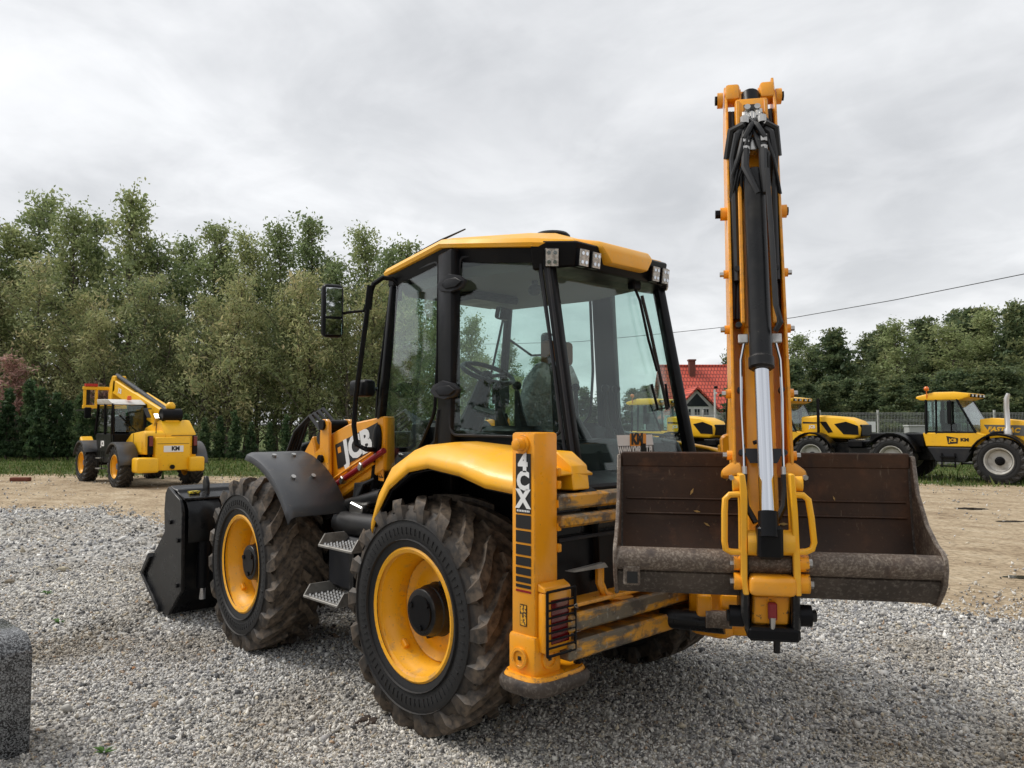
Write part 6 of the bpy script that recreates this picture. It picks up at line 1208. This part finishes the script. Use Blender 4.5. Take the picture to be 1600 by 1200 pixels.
for s_ in (-1, 1): MB().prism([(gx, -6.6, 5.05), (gx + s_ * gw_, -6.6, 2.3), (gx + s_ * gw_, -6.6, 2.12), (gx, -6.6, 4.85)], (0, 5.2, 0)).build('gable_roof', tm, HX)
DKW = pmat('dark_pane', (.03, .035, .04), .08)
MB().prism([(gx - 1.05, -6.21, 3.3), (gx + 1.05, -6.21, 3.3), (gx, -6.21, 4.45)], (0, -.04, 0)).build('gable_window', DKW, HX)
for k in range(-1, 2):
    w_ = MB().box((gx + k * .78 - .30, -6.25, 2.0), (gx + k * .78 + .30, -6.2, 3.12)).build('window', WHT, HX); MB().box((gx + k * .78 - .22, -6.28, 2.08), (gx + k * .78 + .22, -6.25, 3.05)).build('pane', DKW, w_); MB().box((gx + k * .78 - .02, -6.295, 2.08), (gx + k * .78 + .02, -6.28, 3.05)).build('glazing_bar', WHT, w_)
# site cabin, lamp post
CD = 46.0; SC = empty('site_cabin', RD(fw_at(1092, CD), CD), az); tag(SC, 'white box cabin with small windows beyond the parked tractors', 'cabin')
MB().box((-1.6, 0, .1), (1.0, 2.4, 2.2)).build('wall', WHT, SC, bevel=.03); MB().box((-1.65, -.05, 2.2), (1.05, 2.45, 2.26)).build('roof', WHT, SC)
for (x0, z0, x1, z1) in ((-.55, 1.2, .0, 1.65), (.45, 1.55, .65, 1.75), (.4, .55, .8, 1.0)):
    w_ = MB().box((x0 - .05, -.03, z0 - .05), (x1 + .05, 0, z1 + .05)).build('window', WHT, SC); MB().box((x0, -.045, z0), (x1, -.03, z1)).build('pane', DKW, w_)
LP = empty('lamp_post', RD(fw_at(1117, 43), 43)); tag(LP, 'slim white post with small floodlight in front of the red roof', 'lamp post')
MB().cyl((0, 0, 0), (0, 0, 3.65), .07, .055, n=10).build('post', pmat('post_white', (.6, .6, .58), .5), LP); MB().obox((RT.x * .06, RT.y * .06, 3.78), (.10, .08, .07), (RT, fw2, V3((0, 0, 1)))).build('floodlight', M['black'], LP, bevel=.02); MB().obox((RT.x * .05, RT.y * .05, 3.45), (.07, .06, .05), (RT, fw2, V3((0, 0, 1)))).build('camera_box', M['white'], LP, bevel=.02)
# slat fence at the far left, kerb piece
SF = empty('slat_fence', RD(fw_at(5, 38.2), 38.2), az); tag(SF, 'dark wooden slat fence behind the thuja hedge', 'fence'); DW = pmat('dark_wood', (.05, .042, .035), .9)
sm_ = MB().box((-.05, -.012, .1), (.05, .012, 2.1)).mesh('slat', DW)
for k in range(30): o = link('slat', sm_, SF); o.location = (-2.2 + k * .15, 0, 0)
for z in (.5, 1.7): MB().box((-2.3, .013, z), (2.3, .05, z + .09)).build('rail', DW, SF)
kb = MB().obox(ZP(32, 752) + V3((0, 0, .06)), (.28, .10, .06), (RT, fw2, V3((0, 0, 1)))).build('clay_brick', pmat('red_brick', (.16, .05, .03), .9, bump=(20, .5, .01)), None, bevel=.02); tag(kb, 'reddish brown brick lying at the grass edge by the hedge', 'brick')
# puddles
WAT = pmat('muddy_water', (.045, .038, .03), .06)
for k, (x, y, a, b_) in enumerate(((1517, 795, .30, .22), (1590, 902, .16, .10), (1580, 815, .3, .12))):
    q = ZP(x, y); rs_ = random.Random(k); P = []
    for j in range(24): an = 2 * math.pi * j / 24; rr_k = rs_.uniform(.75, 1.15); p = q + RT * (a * math.cos(an) * rr_k) + fw2 * (b_ * math.sin(an) * rr_k); P.append((p.x, p.y, .005))
    struct(MB().add(P, [tuple(range(24))]).build('puddle', WAT, None))
# overhead line on two poles
ln_px = [(600, 540), (780, 537), (900, 534), (1035, 521), (1130, 511), (1240, 496), (1400, 468), (1600, 428), (1800, 382), (2000, 330)]
a_, b2 = RD(fw_at(600, 74), 74), RD(fw_at(2000, 21), 21); pts = []
for k in range(41):
    p = a_.lerp(b2, k / 40); v = p - CAM; dep = v.dot(fw2); px = 800 + F * v.dot(RT) / dep; py = float(np.interp(px, [q[0] for q in ln_px], [q[1] for q in ln_px])); pts.append((p.x, p.y, 1.71 + (663 - py) / F * dep))
PL = empty('power_line', pts[0][:2] + (0,)); tag(PL, 'single dark overhead cable sloping across the grey sky', 'power line')
o = MB().tube([V3(p) - V3((pts[0][0], pts[0][1], 0)) for p in pts], .016, 5).build('cable', M['rubber'], PL)
for p in (pts[0], pts[-1]): MB().cyl(V3((p[0] - pts[0][0], p[1] - pts[0][1], 0)), V3((p[0] - pts[0][0], p[1] - pts[0][1], p[2] + .3)), .14, .10, n=10).build('pole', pmat('pole_concrete', (.35, .34, .32), .9), PL)
# unseen trees added behind the camera to darken reflections in glass and mirrors
for k in range(16):
    a = math.radians(100 + 160 * k / 15); p = CAM + (fw2 * math.cos(a) + RT * math.sin(a)) * (30 + (k * 7 % 5)); e = empty('reflection_tree', (p.x, p.y, 0), k); e.scale = (1.5, 1.5, 1.1); vr = VF[k % 4]; link('trunk', vr[0], e); link('crown', vr[1], e); tag(e, 'unseen dark tree added behind the camera to darken reflections', 'tree', 'unseen trees added for reflections')
